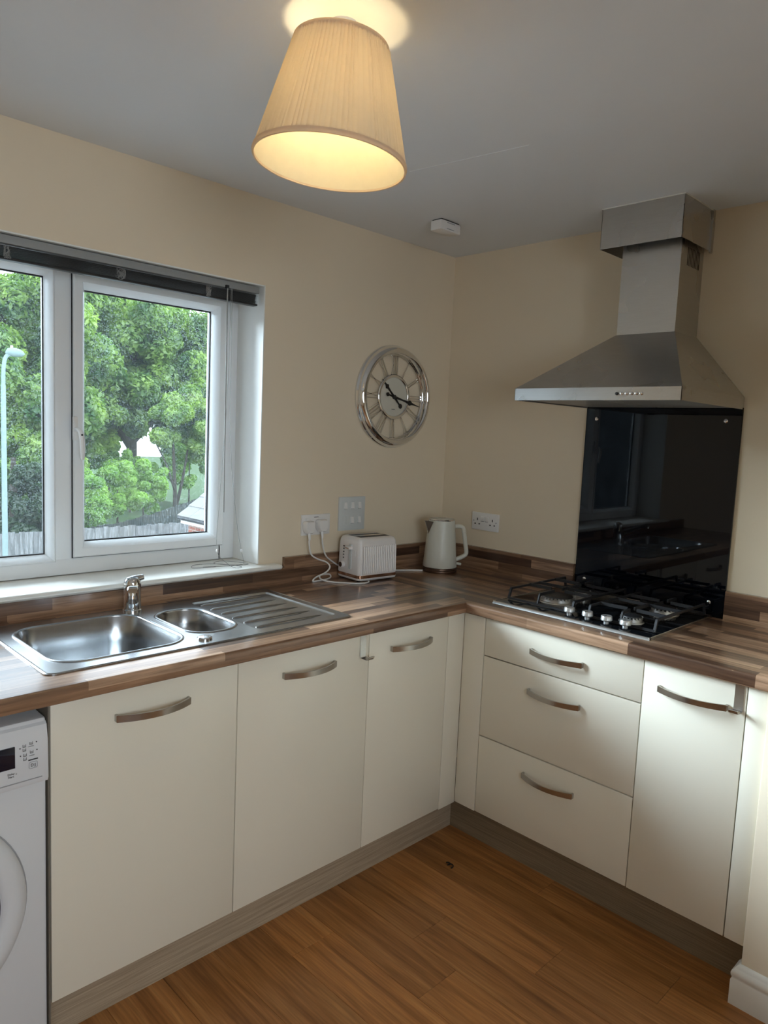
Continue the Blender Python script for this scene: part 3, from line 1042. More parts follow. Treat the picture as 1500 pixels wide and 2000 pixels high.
put('lever', MB().tube([lb0 - ld * 0.004, lb0 + ld * 0.020 + Vector((0, 0, .004)), lb0 + ld * 0.034 + Vector((0, 0, .006))], [0.012, 0.010, 0.0085], 12), 'chrome', tp)

# ------------------------------------------------------------------ gas hob
hb = thing('gas_hob', (-0.26, -0.989, TOP), 'black glass gas hob with steel edge and iron pan supports', 'hob')
HX0, HX1, HY0, HY1 = -0.503, -0.022, -1.284, -0.693
put('glass_plate', MB().rbox(HX0 + 0.004, HX1 - 0.004, HY0 + 0.004, HY1 - 0.004, TOP + 0.0002, TOP + 0.0085, 0.001), 'hob_glass', hb)
ed = MB()
ed.prism([(HX0 - 0.002, TOP + 0.0001), (HX0 + 0.0015, TOP + 0.0085), (HX0 + 0.0035, TOP + 0.0098), (HX0 + 0.008, TOP + 0.0098), (HX0 + 0.008, TOP + 0.0001)], 'Y', HY0, HY1)
for a in ((HX1 - 0.006, HX1, HY0, HY1), (HX0, HX1, HY0, HY0 + 0.004), (HX0, HX1, HY1 - 0.004, HY1)):
    ed.rbox(*a, TOP + 0.0001, TOP + 0.0095, 0.001, 1)
put('edge_trim', ed, 'steel', hb)
GZ = TOP + 0.0085
for bx, by, rr in ((-0.300, -0.835, 0.062), (-0.125, -0.835, 0.030), (-0.355, -1.150, 0.036), (-0.140, -1.165, 0.044)):
    bd = put('burner', MB().lathe((bx, by, GZ), (0, 0, 1), [(0, rr * 1.15), (0.003, rr * 1.12), (0.004, rr * 0.98), (0.014, rr * 0.96)], 36), 'burner', hb)
    tr_ = MB()
    n = 30 if rr > .05 else 20
    for q in range(n):
        a = 2 * math.pi * q / n
        d_ = Vector((math.cos(a), math.sin(a), 0))
        tr_.obox(Vector((bx, by, GZ + 0.0155)) + d_ * rr * 0.93, d_, Vector((-d_.y, d_.x, 0)), (0, 0, 1), rr * 0.08, rr * 0.07, 0.0035)
    put('crown', tr_, 'burner', bd, smooth=0)
    put('cap', MB().lathe((bx, by, GZ + 0.014), (0, 0, 1), [(0, rr * 0.86), (0.004, rr * 0.90), (0.008, rr * 0.86), (0.010, rr * 0.7), (0.0105, 0.002)], 36), 'iron', bd)
    put('electrode', MB().tube([(bx + rr * 1.1, by - rr * .5, GZ), (bx + rr * 1.1, by - rr * .5, GZ + 0.016)], 0.0022, 8), 'white_plastic', bd)


def pan_support(ya, yb, xa, xb, centres):
    """iron grid: low rails front and back, raised side rails, fingers over the burners"""
    p = thing
    b = MB()
    zl, zh, w = GZ + 0.006, GZ + 0.040, 0.0075
    for x in (xa, xb):
        b.bar((x, ya, zl), (x, yb, zl), w, w)
    for y in (ya, yb):
        b.bar((xa, y, zl - .003), (xa + 0.012, y, zh), w, w)
        b.bar((xb, y, zl - .003), (xb - 0.012, y, zh), w, w)
        b.bar((xa + 0.010, y, zh), (xb - 0.010, y, zh), w, w)
    o_ = put('pan_support', b, 'iron', hb, smooth=0)
    for cx, cy, rr in centres:
        fb = MB()
        inn = max(rr * 0.45, 0.016)
        for s_ in (-1, 1):
            ye = ya if s_ > 0 else yb
            # fingers from the side rails
            fb.bar((cx, ye, zh), (cx, cy + s_ * inn, zh + .001), 0.006, 0.011)
        front = abs(cx - xa) < abs(cx - xb)
        xe = xa if front else xb
        sgn = -1 if front else 1
        fb.bar((xe, cy, zl), (xe - sgn * 0.012, cy, zh), 0.006, 0.008)
        fb.bar((xe - sgn * 0.010, cy, zh), (cx + sgn * inn, cy, zh + .001), 0.006, 0.011)
        mid = (xa + xb) / 2
        fb.bar((mid, cy, zh), (cx - sgn * inn, cy, zh + .001), 0.006, 0.011)
        put('finger', fb, 'iron', o_, smooth=0)
    mb = MB()
    mid = (xa + xb) / 2
    mb.bar((mid, ya, zh), (mid, yb, zh), 0.006, 0.010)
    put('cross_bar', mb, 'iron', o_, smooth=0)
    return o_


pan_support(-0.712, -0.972, -0.432, -0.042, [(-0.300, -0.835, 0.062), (-0.125, -0.835, 0.03)])
pan_support(-1.035, -1.265, -0.432, -0.042, [(-0.355, -1.150, 0.036), (-0.140, -1.165, 0.044)])
for ky in (-0.975, -1.043, -1.112, -1.178):
    kb = put('knob', MB().lathe((-0.452, ky, GZ), (0, 0, 1), [(0, 0.0085), (0.010, 0.0085), (0.0105, 0.0165), (0.013, 0.0185), (0.025, 0.0175), (0.027, 0.016)], 28), 'knob', hb)
    put('pointer', MB().box(-0.470, -0.452, ky - 0.0008, ky + 0.0008, GZ + 0.0268, GZ + 0.0278), 'ink', kb, smooth=0)

# ------------------------------------------------------------------ glass splashback
sb = thing('glass_splashback', (-0.005, -1.0245, TOP), 'glossy black glass splashback between hob and cooker hood', 'splashback')
put('glass_sheet', MB().rbox(-0.011, -0.003, -1.318, -0.731, TOP + 0.0005, 1.6465, 0.0012, 1), 'black_glass', sb)
for yy, zz in ((-0.778, 1.600), (-1.266, 1.601), (-0.775, 0.965), (-1.265, 0.966)):
    put('screw_cap', MB().lathe((-0.011, yy, zz), (-1, 0, 0), [(0, 0.0075), (0.003, 0.007), (0.0045, 0.004)], 16), 'chrome', sb)

# ------------------------------------------------------------------ cooker hood
hd_ = thing('cooker_hood', (-0.25, -1.0245, 1.64), 'brushed steel chimney cooker hood on the wall above the hob', 'cooker hood')
YA, YB = -0.731, -1.316
ZA, ZC, ZD = 1.641, 1.681, 1.890
cy0, cy1, cx_ = -0.924, -1.134, -0.180
can = MB()
# band round the bottom, hollow below
for bx in ((-0.502, -0.500, YB, YA), (-0.502, -0.001, YA - 0.002, YA), (-0.502, -0.001, YB, YB + 0.002)):
    can.box(*bx, ZA, ZC)
can.loft([[(-0.502, YA, ZC), (-0.502, YB, ZC), (-0.001, YB, ZC), (-0.001, YA, ZC)],
          [(cx_ - 0.002, cy0 + 0.002, ZD), (cx_ - 0.002, cy1 - 0.002, ZD), (-0.001, cy1 - 0.002, ZD), (-0.001, cy0 + 0.002, ZD)]], False)
canopy = put('canopy', can, 'hood', hd_, smooth=0)
put('underside', MB().box(-0.499, -0.003, YB + 0.003, YA - 0.003, ZA + 0.006, ZA + 0.010), 'hood', canopy, smooth=0)
for ya, yb in ((-0.75, -1.02), (-1.03, -1.297)):
    fm = MB()
    fm.box(-0.47, -0.03, yb, ya, ZA + 0.003, ZA + 0.0058)
    put('grease_filter', fm, 'headrail', canopy, smooth=0)
put('chimney', MB().box(cx_, -0.001, cy1, cy0, ZD - 0.004, CEIL - 0.02), 'hood', hd_, smooth=0)
ch = [o_ for o_ in hd_.children if o_.name.startswith('chimney')][0]
for i in range(9):
    x = -0.130 + i * 0.0115
    put('vent_slot', MB().box(x, x + 0.004, cy1 - 0.0006, cy1 + 0.001, 2.115, 2.175), 'black', ch, smooth=0)
cb = MB()
by0, by1, bxx, bz = -0.866, -1.157, -0.237, 2.182
cb.box(bxx, bxx + 0.0015, by1, by0, bz, CEIL - 0.0005)
cb.box(bxx, -0.001, by0 - 0.0015, by0, bz, CEIL - 0.0005)
cb.box(bxx, -0.001, by1, by1 + 0.0015, bz, CEIL - 0.0005)
cb.box(-0.018, -0.001, by1 - 0.006, by1, bz - 0.006, CEIL - 0.0005)
put('ceiling_shroud', cb, 'hood', hd_, smooth=0)
sl_ = MB()
for a, b in (((bxx - .002, by0 + .002), (bxx - .002, by1 - .002)), ((bxx - .002, by1 - .002), (-0.001, by1 - .002)), ((bxx - .002, by0 + .002), (-0.001, by0 + .002))):
    sl_.bar((*a, CEIL - .0015), (*b, CEIL - .0015), .003, .003)
put('sealant_bead', sl_, 'gloss_white', hd_)
for i in range(6):
    yy = -1.114 - i * 0.0158
    put('push_button', MB().lathe((-0.502, yy, 1.661), (-1, 0, 0), [(0, 0.0052), (0.004, 0.0050), (0.005, 0.0035)], 14), 'dark_plastic' if i == 0 else 'chrome', hd_)

# ------------------------------------------------------------------ washing machine
wm = thing('washing_machine', (-2.325, -0.32, 0.0), 'white front-loading washing machine under the worktop end', 'washing machine')
WY = -0.609
put('casing', MB().rbox(-2.624, -2.0285, WY, -0.05, 0.012, 0.846, 0.006), 'wm', wm)
pn = MB()
pn.prism([(WY + 0.001, 0.700), (WY - 0.012, 0.703), (WY - 0.016, 0.712), (WY - 0.013, 0.800), (WY - 0.006, 0.832), (WY + 0.001, 0.838)], 'X', -2.623, -2.0295)
panel = put('control_panel', pn, 'wm', wm)
put('panel_groove', MB().box(-2.60, -2.043, WY - 0.0172, WY - 0.0155, 0.7165, 0.7185), 'grey_ink', panel, smooth=0)
YP = WY - 0.0153
put('display', MB().rbox(-2.21, -2.0985, YP - 0.0012, YP + 0.004, 0.752, 0.800, 0.001), 'display', panel)


def text_mesh(body, size, mat, parent, loc, ax, up_, name='lettering'):
    """flat lettering: text converted to a mesh, in the plane of ax / up_"""
    cu = bpy.data.curves.new('t', 'FONT')
    cu.body = body
    cu.size = size
    cu.align_x = 'CENTER'
    cu.align_y = 'CENTER'
    cu.extrude = 0.0002
    to = bpy.data.objects.new('t', cu)
    COL.objects.link(to)
    bpy.context.view_layer.update()
    me = bpy.data.meshes.new_from_object(to.evaluated_get(bpy.context.evaluated_depsgraph_get()))
    bpy.data.objects.remove(to)
    bpy.data.curves.remove(cu)
    ax, up_ = Vector(ax), Vector(up_)
    nrm = ax.cross(up_)
    mb = MB()
    mb.add([Vector(loc) + ax * v.co.x + up_ * v.co.y + nrm * v.co.z for v in me.vertices], [tuple(f.vertices) for f in me.polygons])
    bpy.data.meshes.remove(me)
    return put(name, mb, mat, parent, smooth=0)


def dot(x, z, r, mat='ink', name='indicator'):
    put(name, MB().lathe((x, YP - 0.0002, z), (0, -1, 0), [(0, r), (0.0006, r)], 10), mat, panel)


UPV = Vector((0, 0, 1))
text_mesh('Delay\nStart', 0.0062, 'ink', panel, (-2.1075, YP - 0.0016, 0.738), (1, 0, 0), UPV)
# small programme symbols, too fine to read: little outlined tubs and strokes
for sx, sz in ((-2.0795, 0.797), (-2.0795, 0.788), (-2.0785, 0.776), (-2.0785, 0.767), (-2.0655, 0.800), (-2.0645, 0.780)):
    ic = MB()
    y0_, y1_ = YP - 0.0009, YP - 0.0001
    ic.box(sx - 0.0034, sx - 0.0027, y0_, y1_, sz - 0.0026, sz + 0.0028)
    ic.box(sx + 0.0027, sx + 0.0034, y0_, y1_, sz - 0.0026, sz + 0.0028)
    ic.box(sx - 0.0034, sx + 0.0034, y0_, y1_, sz - 0.0032, sz - 0.0026)
    ic.box(sx - 0.0012, sx + 0.0012, y0_, y1_, sz - 0.0004, sz + 0.0004)
    put('programme_symbol', ic, 'ink', panel, smooth=0)
for sx, sz in ((-2.0655, 0.7925), (-2.0645, 0.7715)):
    put('caption_line', MB().box(sx - 0.0055, sx + 0.0055, YP - 0.0009, YP - 0.0001, sz - 0.0006, sz + 0.0006), 'grey_ink', panel, smooth=0)
text_mesh('D||', 0.009, 'ink', panel, (-2.0615, YP - 0.0012, 0.7490), (1, 0, 0), UPV)
for x, z in ((-2.0885, 0.793), (-2.0875, 0.776), (-2.0545, 0.800), (-2.0535, 0.782)):
    dot(x, z, 0.0014)
dot(-2.0965, 0.7385, 0.0016, 'grey_ink')
put('start_bar', MB().box(-2.0715, -2.0515, YP - 0.0010, YP, 0.7605, 0.7628), 'ink', panel, smooth=0)
kb = MB()
a_, b_ = rrect(-2.0705, -2.0525, 0.7415, 0.7565, 0.003, 3), rrect(-2.0698, -2.0532, 0.7422, 0.7558, 0.0026, 3)
kb.loft([[(x, YP - 0.0002, z) for x, z in a_], [(x, YP - 0.0009, z) for x, z in a_], [(x, YP - 0.0009, z) for x, z in b_], [(x, YP - 0.0002, z) for x, z in b_]], False)
put('start_button', kb, 'grey_ink', panel)
dr = put('door', MB().lathe((-2.312, WY, 0.450), (0, -1, 0), [(0, 0.237), (0.010, 0.236), (0.022, 0.229), (0.029, 0.214), (0.031, 0.196), (0.027, 0.184), (0.022, 0.180)], 72), 'wm', wm, smooth=40)
put('door_shadow_gap', MB().ring((-2.312, WY, 0.450), (0, -1, 0), [(0, 0.240), (0.002, 0.240), (0.002, 0.2365), (0, 0.2365)], 72), 'grey_ink', dr)
put('porthole', MB().lathe((-2.312, WY - 0.022, 0.450), (0, -1, 0), [(0, 0.179), (0.004, 0.175), (0.012, 0.12), (0.015, 0.02)], 64), 'display', dr)
for fx_ in (-2.60, -2.055):
    for fy in (-0.57, -0.09):
        put('foot', MB().lathe((fx_, fy, 0.0), (0, 0, 1), [(0, 0.02), (0.008, 0.02), (0.013, 0.012)], 16), 'dark_plastic', wm)

# ------------------------------------------------------------------ sockets and switches
def plate(name, u0, u1, z0, z1, wall, label, cat, mat='white_plastic'):
    """face plate on the window wall ('L', u = x) or on the hob wall ('R', u = y)"""
    if wall == 'L':
        t = thing(name, ((u0 + u1) / 2, 0, z0), label, cat)
        put('face_plate', MB().rbox(u0, u1, -0.009, -0.0003, z0, z1, 0.002), mat, t)
    else:
        t = thing(name, (0, (u0 + u1) / 2, z0), label, cat)
        put('face_plate', MB().rbox(-0.009, -0.0003, u0, u1, z0, z1, 0.002), mat, t)
    return t


sk1 = plate('wall_socket', -0.847, -0.703, 1.093, 1.175, 'L', 'white double socket holding two plugs beside the window', 'socket')
put('neon', MB().box(-0.786, -0.764, -0.0096, -0.0089, 1.163, 1.1655), 'ink', sk1, smooth=0)
for ux in (-0.822, -0.757):
    put('rocker', MB().rbox(ux - 0.007, ux + 0.007, -0.0125, -0.0085, 1.142, 1.162, 0.0015), 'white_plastic', sk1)
sw = plate('switch_panel', -0.655, -0.511, 1.100, 1.2395, 'L', 'pale grey panel of six appliance switches above the toaster', 'switch panel', 'grey_plate')
for zz, row in ((1.204, 0), (1.143, 1)):
    for i, xx in enumerate((-0.622, -0.583, -0.544)):
        fr_ = put('switch_module', MB().rbox(xx - 0.010, xx + 0.010, -0.0105, -0.0085, zz - 0.0165, zz + 0.0165, 0.001), 'grey_plate', sw)
        if not (row == 1 and i == 0):
            put('rocker', MB().prism([(-0.0100, zz - 0.013), (-0.0155, zz - 0.013), (-0.0115, zz + 0.013), (-0.0100, zz + 0.013)], 'X', xx - 0.007, xx + 0.007), 'white_plastic', fr_)
            put('rocker_gap', MB().box(xx - 0.008, xx + 0.008, -0.0112, -0.0104, zz - 0.0145, zz - 0.0130), 'ink', fr_, smooth=0)
sk2 = plate('wall_socket', -0.336, -0.188, 1.094, 1.1725, 'R', 'white double socket with empty pin holes beside the kettle', 'socket')
for yc in (-0.220, -0.304):
    for dy, zz, hw, hh in ((0, 1.142, 0.0023, 0.0055), (0.0115, 1.121, 0.0036, 0.0026), (-0.0115, 1.121, 0.0036, 0.0026)):
        put('pin_hole', MB().box(-0.0096, -0.0086, yc + dy - hw, yc + dy + hw, zz - hh, zz + hh), 'black', sk2, smooth=0)
for yc, sg in ((-0.2505, 1), (-0.2735, -1)):
    put('rocker', MB().rbox(-0.0125, -0.0085, yc - 0.010, yc + 0.010, 1.133, 1.155, 0.0015), 'white_plastic', sk2)
    put('switch_mark', MB().box(-0.0130, -0.0122, yc - 0.008, yc + 0.008, 1.1335, 1.1350), 'ink', sk2, smooth=0)
for yc in (-0.200, -0.324):
    put('screw', MB().lathe((-0.009, yc, 1.134), (-1, 0, 0), [(0, 0.0032), (0.0008, 0.003)], 10), 'grey_ink', sk2)

# ------------------------------------------------------------------ plugs with their flexes
FZ = TOP + 0.0032


def plug(x, zc, label, path, tail_label):
    t = thing('plug', (x, -0.012, zc), label, 'plug', 'plugs in the double socket')
    b = MB()
    body = [(x + px, zc + pz) for px, pz in ((-0.024, 0.014), (-0.018, 0.023), (0.018, 0.023), (0.024, 0.014), (0.022, -0.012), (0.012, -0.025), (-0.012, -0.025), (-0.022, -0.012))]
    b.loft([[(px, -0.0125, pz) for px, pz in body], [(px, -0.030, pz) for px, pz in body],
            [(x + (px - x) * 0.86, -0.038, zc + (pz - zc) * 0.86) for px, pz in body]], True)
    put('plug_body', b, 'white_plastic', t)
    put('strain_relief', MB().lathe((x, -0.025, zc - 0.022), (0, -0.15, -1), [(0, 0.007), (0.012, 0.0062), (0.026, 0.0048), (0.030, 0.004)], 12), 'white_plastic', t)
    put('flex', MB().tube(smooth_path([(x, -0.027, zc - 0.045)] + path, 8), 0.0032, 8), 'cord_white', t)
    return t


plug(-0.822, 1.128, 'white plug in the socket half nearer the window, its flex looping on the worktop',
     [(-0.823, -0.030, 1.055), (-0.815, -0.034, 1.020), (-0.785, -0.040, 1.000), (-0.745, -0.045, 0.985), (-0.730, -0.05, 0.965), (-0.750, -0.05, 0.945),
      (-0.800, -0.05, FZ + 0.012), (-0.820, -0.055, FZ), (-0.800, -0.062, FZ), (-0.745, -0.055, FZ), (-0.715, -0.040, FZ + 0.004), (-0.722, -0.034, FZ + 0.014), (-0.775, -0.045, FZ + 0.016),
      (-0.790, -0.070, FZ + 0.006), (-0.770, -0.105, FZ), (-0.735, -0.150, FZ), (-0.700, -0.185, FZ), (-0.665, -0.195, FZ), (-0.640, -0.185, FZ), (-0.615, -0.150, FZ)], '')
plug(-0.757, 1.132, 'white plug in the socket half nearer the switch panel, its flex running behind the toaster',
     [(-0.756, -0.030, 1.06), (-0.750, -0.033, 1.03), (-0.735, -0.032, 1.005), (-0.705, -0.026, 0.985), (-0.66, -0.0225, 0.96), (-0.60, -0.0225, 0.935), (-0.50, -0.026, FZ + .004), (-0.42, -0.045, FZ + .002),
      (-0.36, -0.075, FZ), (-0.30, -0.110, FZ), (-0.268, -0.135, FZ)], '')

# ------------------------------------------------------------------ toaster
TL, TD, TH = 0.202, 0.150, 0.176
ts = thing('toaster', (-0.580, -0.1095, TOP), 'white ribbed two-slice toaster with copper band', 'toaster', rz=R(-4.5))
hx, hy = TL / 2, TD / 2


def tring(z, inset, r=0.017):
    return [(x, y, z) for x, y in rrect(-hx + inset, hx - inset, -hy + inset, hy - inset, r, 6)]


b = MB()
b.loft([tring(0.028, 0.0015), tring(0.032, 0.0), tring(TH - 0.030, 0.003), tring(TH - 0.014, 0.005), tring(TH - 0.004, 0.010), tring(TH, 0.018)], True)
body = put('body', b, 'toaster', ts, local=True, smooth=50)
put('base', MB().loft([tring(0.006, 0.006), tring(0.008, 0.002), tring(0.016, 0.0)], True), 'toaster', ts, local=True, smooth=50)
put('copper_band', MB().loft([tring(0.016, 0.0006), tring(0.028, 0.0006)], True), 'copper', ts, local=True, smooth=50)
# ribbed panels on the two long sides
for sgn in (-1, 1):
    rb = MB()
    nx = 132
    x0_, x1_ = -hx + 0.016, hx - 0.014
    zs = [0.034, 0.038] + [0.038 + (TH - 0.040 - 0.038) * i / 8 for i in range(1, 8)] + [TH - 0.036, TH - 0.031]
    vv, ff = [], []
    for zi, z in enumerate(zs):
        ins = 0.003 * (z - 0.032) / (TH - 0.062)
        for i in range(nx + 1):
            ph = 2 * math.pi * i / nx * 18 + (0.9 if zi % 2 else -0.9)
            amp = 0.0 if zi in (0, len(zs) - 1) else 0.0042
            yv = sgn * (hy - ins + 0.0006 + amp * (0.5 + 0.5 * math.cos(ph)))
            vv.append((x0_ + (x1_ - x0_) * i / nx, yv, z))
    for zi in range(len(zs) - 1):
        for i in range(nx):
            a0 = zi * (nx + 1) + i
            ff.append((a0, a0 + 1, a0 + nx + 2, a0 + nx + 1))
    rb.add(vv, ff)
    put('ribbed_panel', rb, 'toaster', body, local=True, smooth=60)
for yy in (-0.026, 0.026):
    put('slot', MB().box(-0.072, 0.078, yy - 0.014, yy + 0.014, TH - 0.0004, TH + 0.0008), 'black', body, local=True, smooth=0)
put('slot_guide', MB().rbox(-0.074, 0.080, -0.0125, 0.0125, TH - 0.0005, TH + 0.0016, 0.0006), 'steel', body, local=True)
put('lever_track', MB().rbox(-hx + 0.001 - 0.0035, -hx + 0.006, -0.022, -0.006, 0.048, TH - 0.028, 0.0015), 'grey_plate', body, local=True)
lv = put('lever', MB().rbox(-hx - 0.018, -hx + 0.002, -0.028, 0.000, TH - 0.048, TH - 0.036, 0.004), 'toaster', ts, local=True)
put('lever_trim', MB().box(-hx - 0.0183, -hx - 0.017, -0.024, -0.004, TH - 0.044, TH - 0.041), 'copper', lv, local=True, smooth=0)
dl = put('dial', MB().lathe((-hx + 0.004, 0.034, 0.060), (-1, 0, 0), [(0, 0.0135), (0.012, 0.013), (0.016, 0.0115)], 24), 'toaster', ts, local=True)
put('dial_cap', MB().lathe((-hx - 0.012, 0.034, 0.060), (-1, 0, 0), [(0, 0.0105), (0.0006, 0.0100), (0.001, 0.002)], 24), 'bronze', dl, local=True)
for i, zz in enumerate((0.088, 0.100, 0.112, 0.124, 0.135)):
    put('function_mark', MB().rbox(-hx - 0.0006, -hx + 0.003, 0.028, 0.034, zz - 0.0022, zz + 0.0022, 0.0006, 1), 'ink', body, local=True)
put('sticker', MB().box(-hx + 0.0005, -hx + 0.0035, -0.046, -0.026, 0.104, 0.128), 'white_plastic', body, local=True, smooth=0)
for fx_ in (-0.08, 0.08):
    for fy in (-0.048, 0.048):
        put('foot', MB().lathe((fx_, fy, 0.0), (0, 0, 1), [(0, 0.008), (0.007, 0.009)], 12), 'dark_plastic', ts, local=True)

# ------------------------------------------------------------------ kettle
KC = Vector((-0.196, -0.170, TOP))
kt = thing('kettle', KC, 'ivory jug kettle with steel spout and bronze base ring', 'kettle')
put('power_base', MB().lathe(KC, (0, 0, 1), [(0, 0.074), (0.003, 0.0765), (0.009, 0.0765), (0.012, 0.074)], 40), 'bronze', kt)
put('base_ring', MB().lathe(KC + Vector((0, 0, 0.012)), (0, 0, 1), [(0, 0.073), (0.001, 0.0755), (0.008, 0.0752), (0.009, 0.072)], 40), 'bronze', kt)
kb = put('body', MB().lathe(KC + Vector((0, 0, 0.021)), (0, 0, 1), [(0, 0.073), (0.002, 0.0747), (0.05, 0.0705), (0.11, 0.0655), (0.17, 0.0605), (0.200, 0.0580), (0.206, 0.0565)], 48), 'kettle', kt, smooth=60)
rim = put('rim', MB().ring(KC + Vector((0, 0, 0.226)), (0, 0, 1), [(0, 0.0570), (0.003, 0.0575), (0.006, 0.0560), (0.006, 0.0520), (0.0, 0.0520)], 48), 'chrome', kt)
ld_ = put('lid', MB().lathe(KC + Vector((0, 0, 0.226)), (0, 0, 1), [(0, 0.0520), (0.004, 0.0515), (0.007, 0.046), (0.009, 0.02), (0.0095, 0.003)], 40), 'kettle', kt)
put('lid_tab', MB().rbox(KC.x - 0.012, KC.x + 0.012, KC.y - 0.012, KC.y + 0.012, KC.z + 0.2345, KC.z + 0.238, 0.0015), 'chrome', ld_)
hv = Vector((0.80, -0.60, 0)).normalized()      # handle side
nv = Vector((-hv.y, hv.x, 0))
P0 = lambda d, z: KC + hv * d + Vector((0, 0, z))
hp = smooth_path([P0(0.050, 0.196), P0(0.078, 0.200), P0(0.096, 0.193), P0(0.103, 0.170), P0(0.110, 0.130), P0(0.117, 0.090), P0(0.114, 0.074), P0(0.095, 0.062), P0(0.066, 0.050)], 6)
put('handle', MB().tube(hp, [0.0095] * len(hp), 14), 'kettle', kt, smooth=60)
put('switch', MB().tube([P0(0.066, 0.036), P0(0.096, 0.031)], [0.006, 0.0055], 10), 'kettle', kt)
svec = Vector((-0.88, 0.40, 0)).normalized()
snv = Vector((-svec.y, svec.x, 0))
spm = MB()
S0 = lambda d, w, z: KC + svec * d + snv * w + Vector((0, 0, z))
spm.add([S0(0.054, 0.030, 0.222), S0(0.054, -0.030, 0.222), S0(0.083, 0.004, 0.224), S0(0.083, -0.004, 0.224), S0(0.0625, 0.004, 0.168), S0(0.0625, -0.004, 0.168),
         S0(0.050, 0.027, 0.220), S0(0.050, -0.027, 0.220), S0(0.076, 0.002, 0.2225), S0(0.076, -0.002, 0.2225)],
        [(0, 2, 4), (1, 5, 3), (2, 3, 5, 4), (0, 6, 8, 2), (2, 8, 9, 3), (3, 9, 7, 1), (6, 7, 9, 8), (0, 4, 5, 1)])
put('spout', spm, 'steel', kt, smooth=0)

# ------------------------------------------------------------------ wall clock
CC = Vector((-0.371, 0.0, 1.664))
ck = thing('wall_clock', CC - Vector((0, 0, 0.215)), 'round chrome skeleton wall clock with roman numerals', 'clock')
AX = (0, -1, 0)
put('outer_ring', MB().ring(CC, AX, [(0.001, 0.190), (0.001, 0.217), (0.006, 0.2195), (0.012, 0.2165), (0.014, 0.2135), (0.024, 0.2125), (0.034, 0.2075), (0.040, 0.200), (0.0425, 0.192), (0.041, 0.186), (0.034, 0.1815), (0.014, 0.1805), (0.006, 0.182)], 96), 'chrome', ck, smooth=60)
put('back_wire', MB().ring(CC, AX, [(0.007, 0.174), (0.011, 0.174), (0.011, 0.1815), (0.007, 0.1815)], 72), 'chrome', ck)
put('hub_ring', MB().ring(CC, AX, [(0.006, 0.082), (0.006, 0.096), (0.010, 0.0975), (0.016, 0.0945), (0.018, 0.089), (0.016, 0.083), (0.012, 0.0805)], 64), 'chrome', ck, smooth=60)
dial = put('dial', MB().lathe(CC, AX, [(0.004, 0.082), (0.0105, 0.082), (0.0110, 0.08), (0.0112, 0.002)], 64), 'dial', ck)
put('maker_mark', MB().box(CC.x - 0.010, CC.x + 0.010, -0.0119, -0.0110, CC.z - 0.0535, CC.z - 0.0510), 'ink', dial, smooth=0)
ROM = ['XII', 'I', 'II', 'III', 'IV', 'V', 'VI', 'VII', 'VIII', 'IX', 'X', 'XI']
for hnum, s_ in enumerate(ROM):
    ang = R(30 * hnum)
    rad = Vector((math.sin(ang), 0, math.cos(ang)))
    tan = Vector((math.cos(ang), 0, -math.sin(ang)))
    wid = {'I': 0.0105, 'V': 0.021, 'X': 0.021}
    tot = sum(wid[c_] for c_ in s_)
    nm, se = MB(), MB()
    pos = -tot / 2
    r0, r1 = 0.0965, 0.1755

    def PT(u, r):
        return CC + rad * r + tan * u + Vector((0, -0.0105, 0))
    for c_ in s_:
        w_ = wid[c_]
        m0, m1 = pos + 0.0022, pos + w_ - 0.0022
        mid = (m0 + m1) / 2
        segs = {'I': [(mid, r0, mid, r1, .0038)], 'V': [(m0, r1, mid, r0, .0040), (m1, r1, mid, r0, .0022)], 'X': [(m0, r1, m1, r0, .0040), (m1, r1, m0, r0, .0022)]}[c_]
        for ua_, ra, ub, rb_, tw in segs:
            nm.bar(PT(ua_, ra), PT(ub, rb_), tw, 0.004, (0, 1, 0))
        for ua_ in ([mid] if c_ == 'I' else [m0, m1]):
            se.bar(PT(ua_ - 0.0042, r1 - 0.002), PT(ua_ + 0.0042, r1 - 0.002), 0.0035, 0.0046, (0, 1, 0))
        pos += w_
    nu = put('numeral', nm, 'chrome', ck, smooth=0)
    put('serif', se, 'handle', nu, smooth=0)


def hand(dx, dz, tail, ball, y):
    d_ = Vector((dx, 0, dz))
    L_ = d_.length
    d_.normalize()
    n_ = Vector((d_.z, 0, -d_.x))
    C0 = CC + Vector((0, -y, 0))
    out = [(-tail, .0028), (0, .0055), (L_ * .30, .0036), (L_ * .52, .0050), (L_ * .60, .0120), (L_ * .68, .0055), (L_ * .74, .0036), (L_, .0010)]
    rg = []
    for a_, w_ in out:
        p_ = C0 + d_ * a_
        rg.append([p_ + n_ * w_ + Vector((0, .0008, 0)), p_ - n_ * w_ + Vector((0, .0008, 0)), p_ - n_ * w_ - Vector((0, .0008, 0)), p_ + n_ * w_ - Vector((0, .0008, 0))])
    mb = MB().loft(rg, True)
    mb.lathe(C0 - d_ * (tail + ball * .6) + Vector((0, .0009, 0)), AX, [(0, ball), (0.0018, ball)], 20)
    return mb


put('hour_hand', hand(-0.074, 0.070, 0.048, 0.0105, 0.015), 'black', ck)
put('minute_hand', hand(0.157, -0.034, 0.038, 0.0085, 0.018), 'black', ck)
put('spindle', MB().lathe(CC, AX, [(0.010, 0.009), (0.020, 0.009), (0.022, 0.006)], 20), 'black', ck)

# ------------------------------------------------------------------ pendant lamp with pleated shade (hangs a little crooked)
LC1 = Vector((-1.6025, -1.040, 2.275))
LN = Vector((math.sin(0.0557), math.sin(-0.0385), 1)).normalized()
LH, LR1, LR2 = 0.2272, 0.0963, 0.1565
lp = thing('ceiling_lamp', (LC1.x, LC1.y, 2.04), 'lit ceiling lamp with a cream pleated tapered shade', 'lamp')
la = LN.cross(Vector((1, 0, 0))).normalized()
lb_ = LN.cross(la)


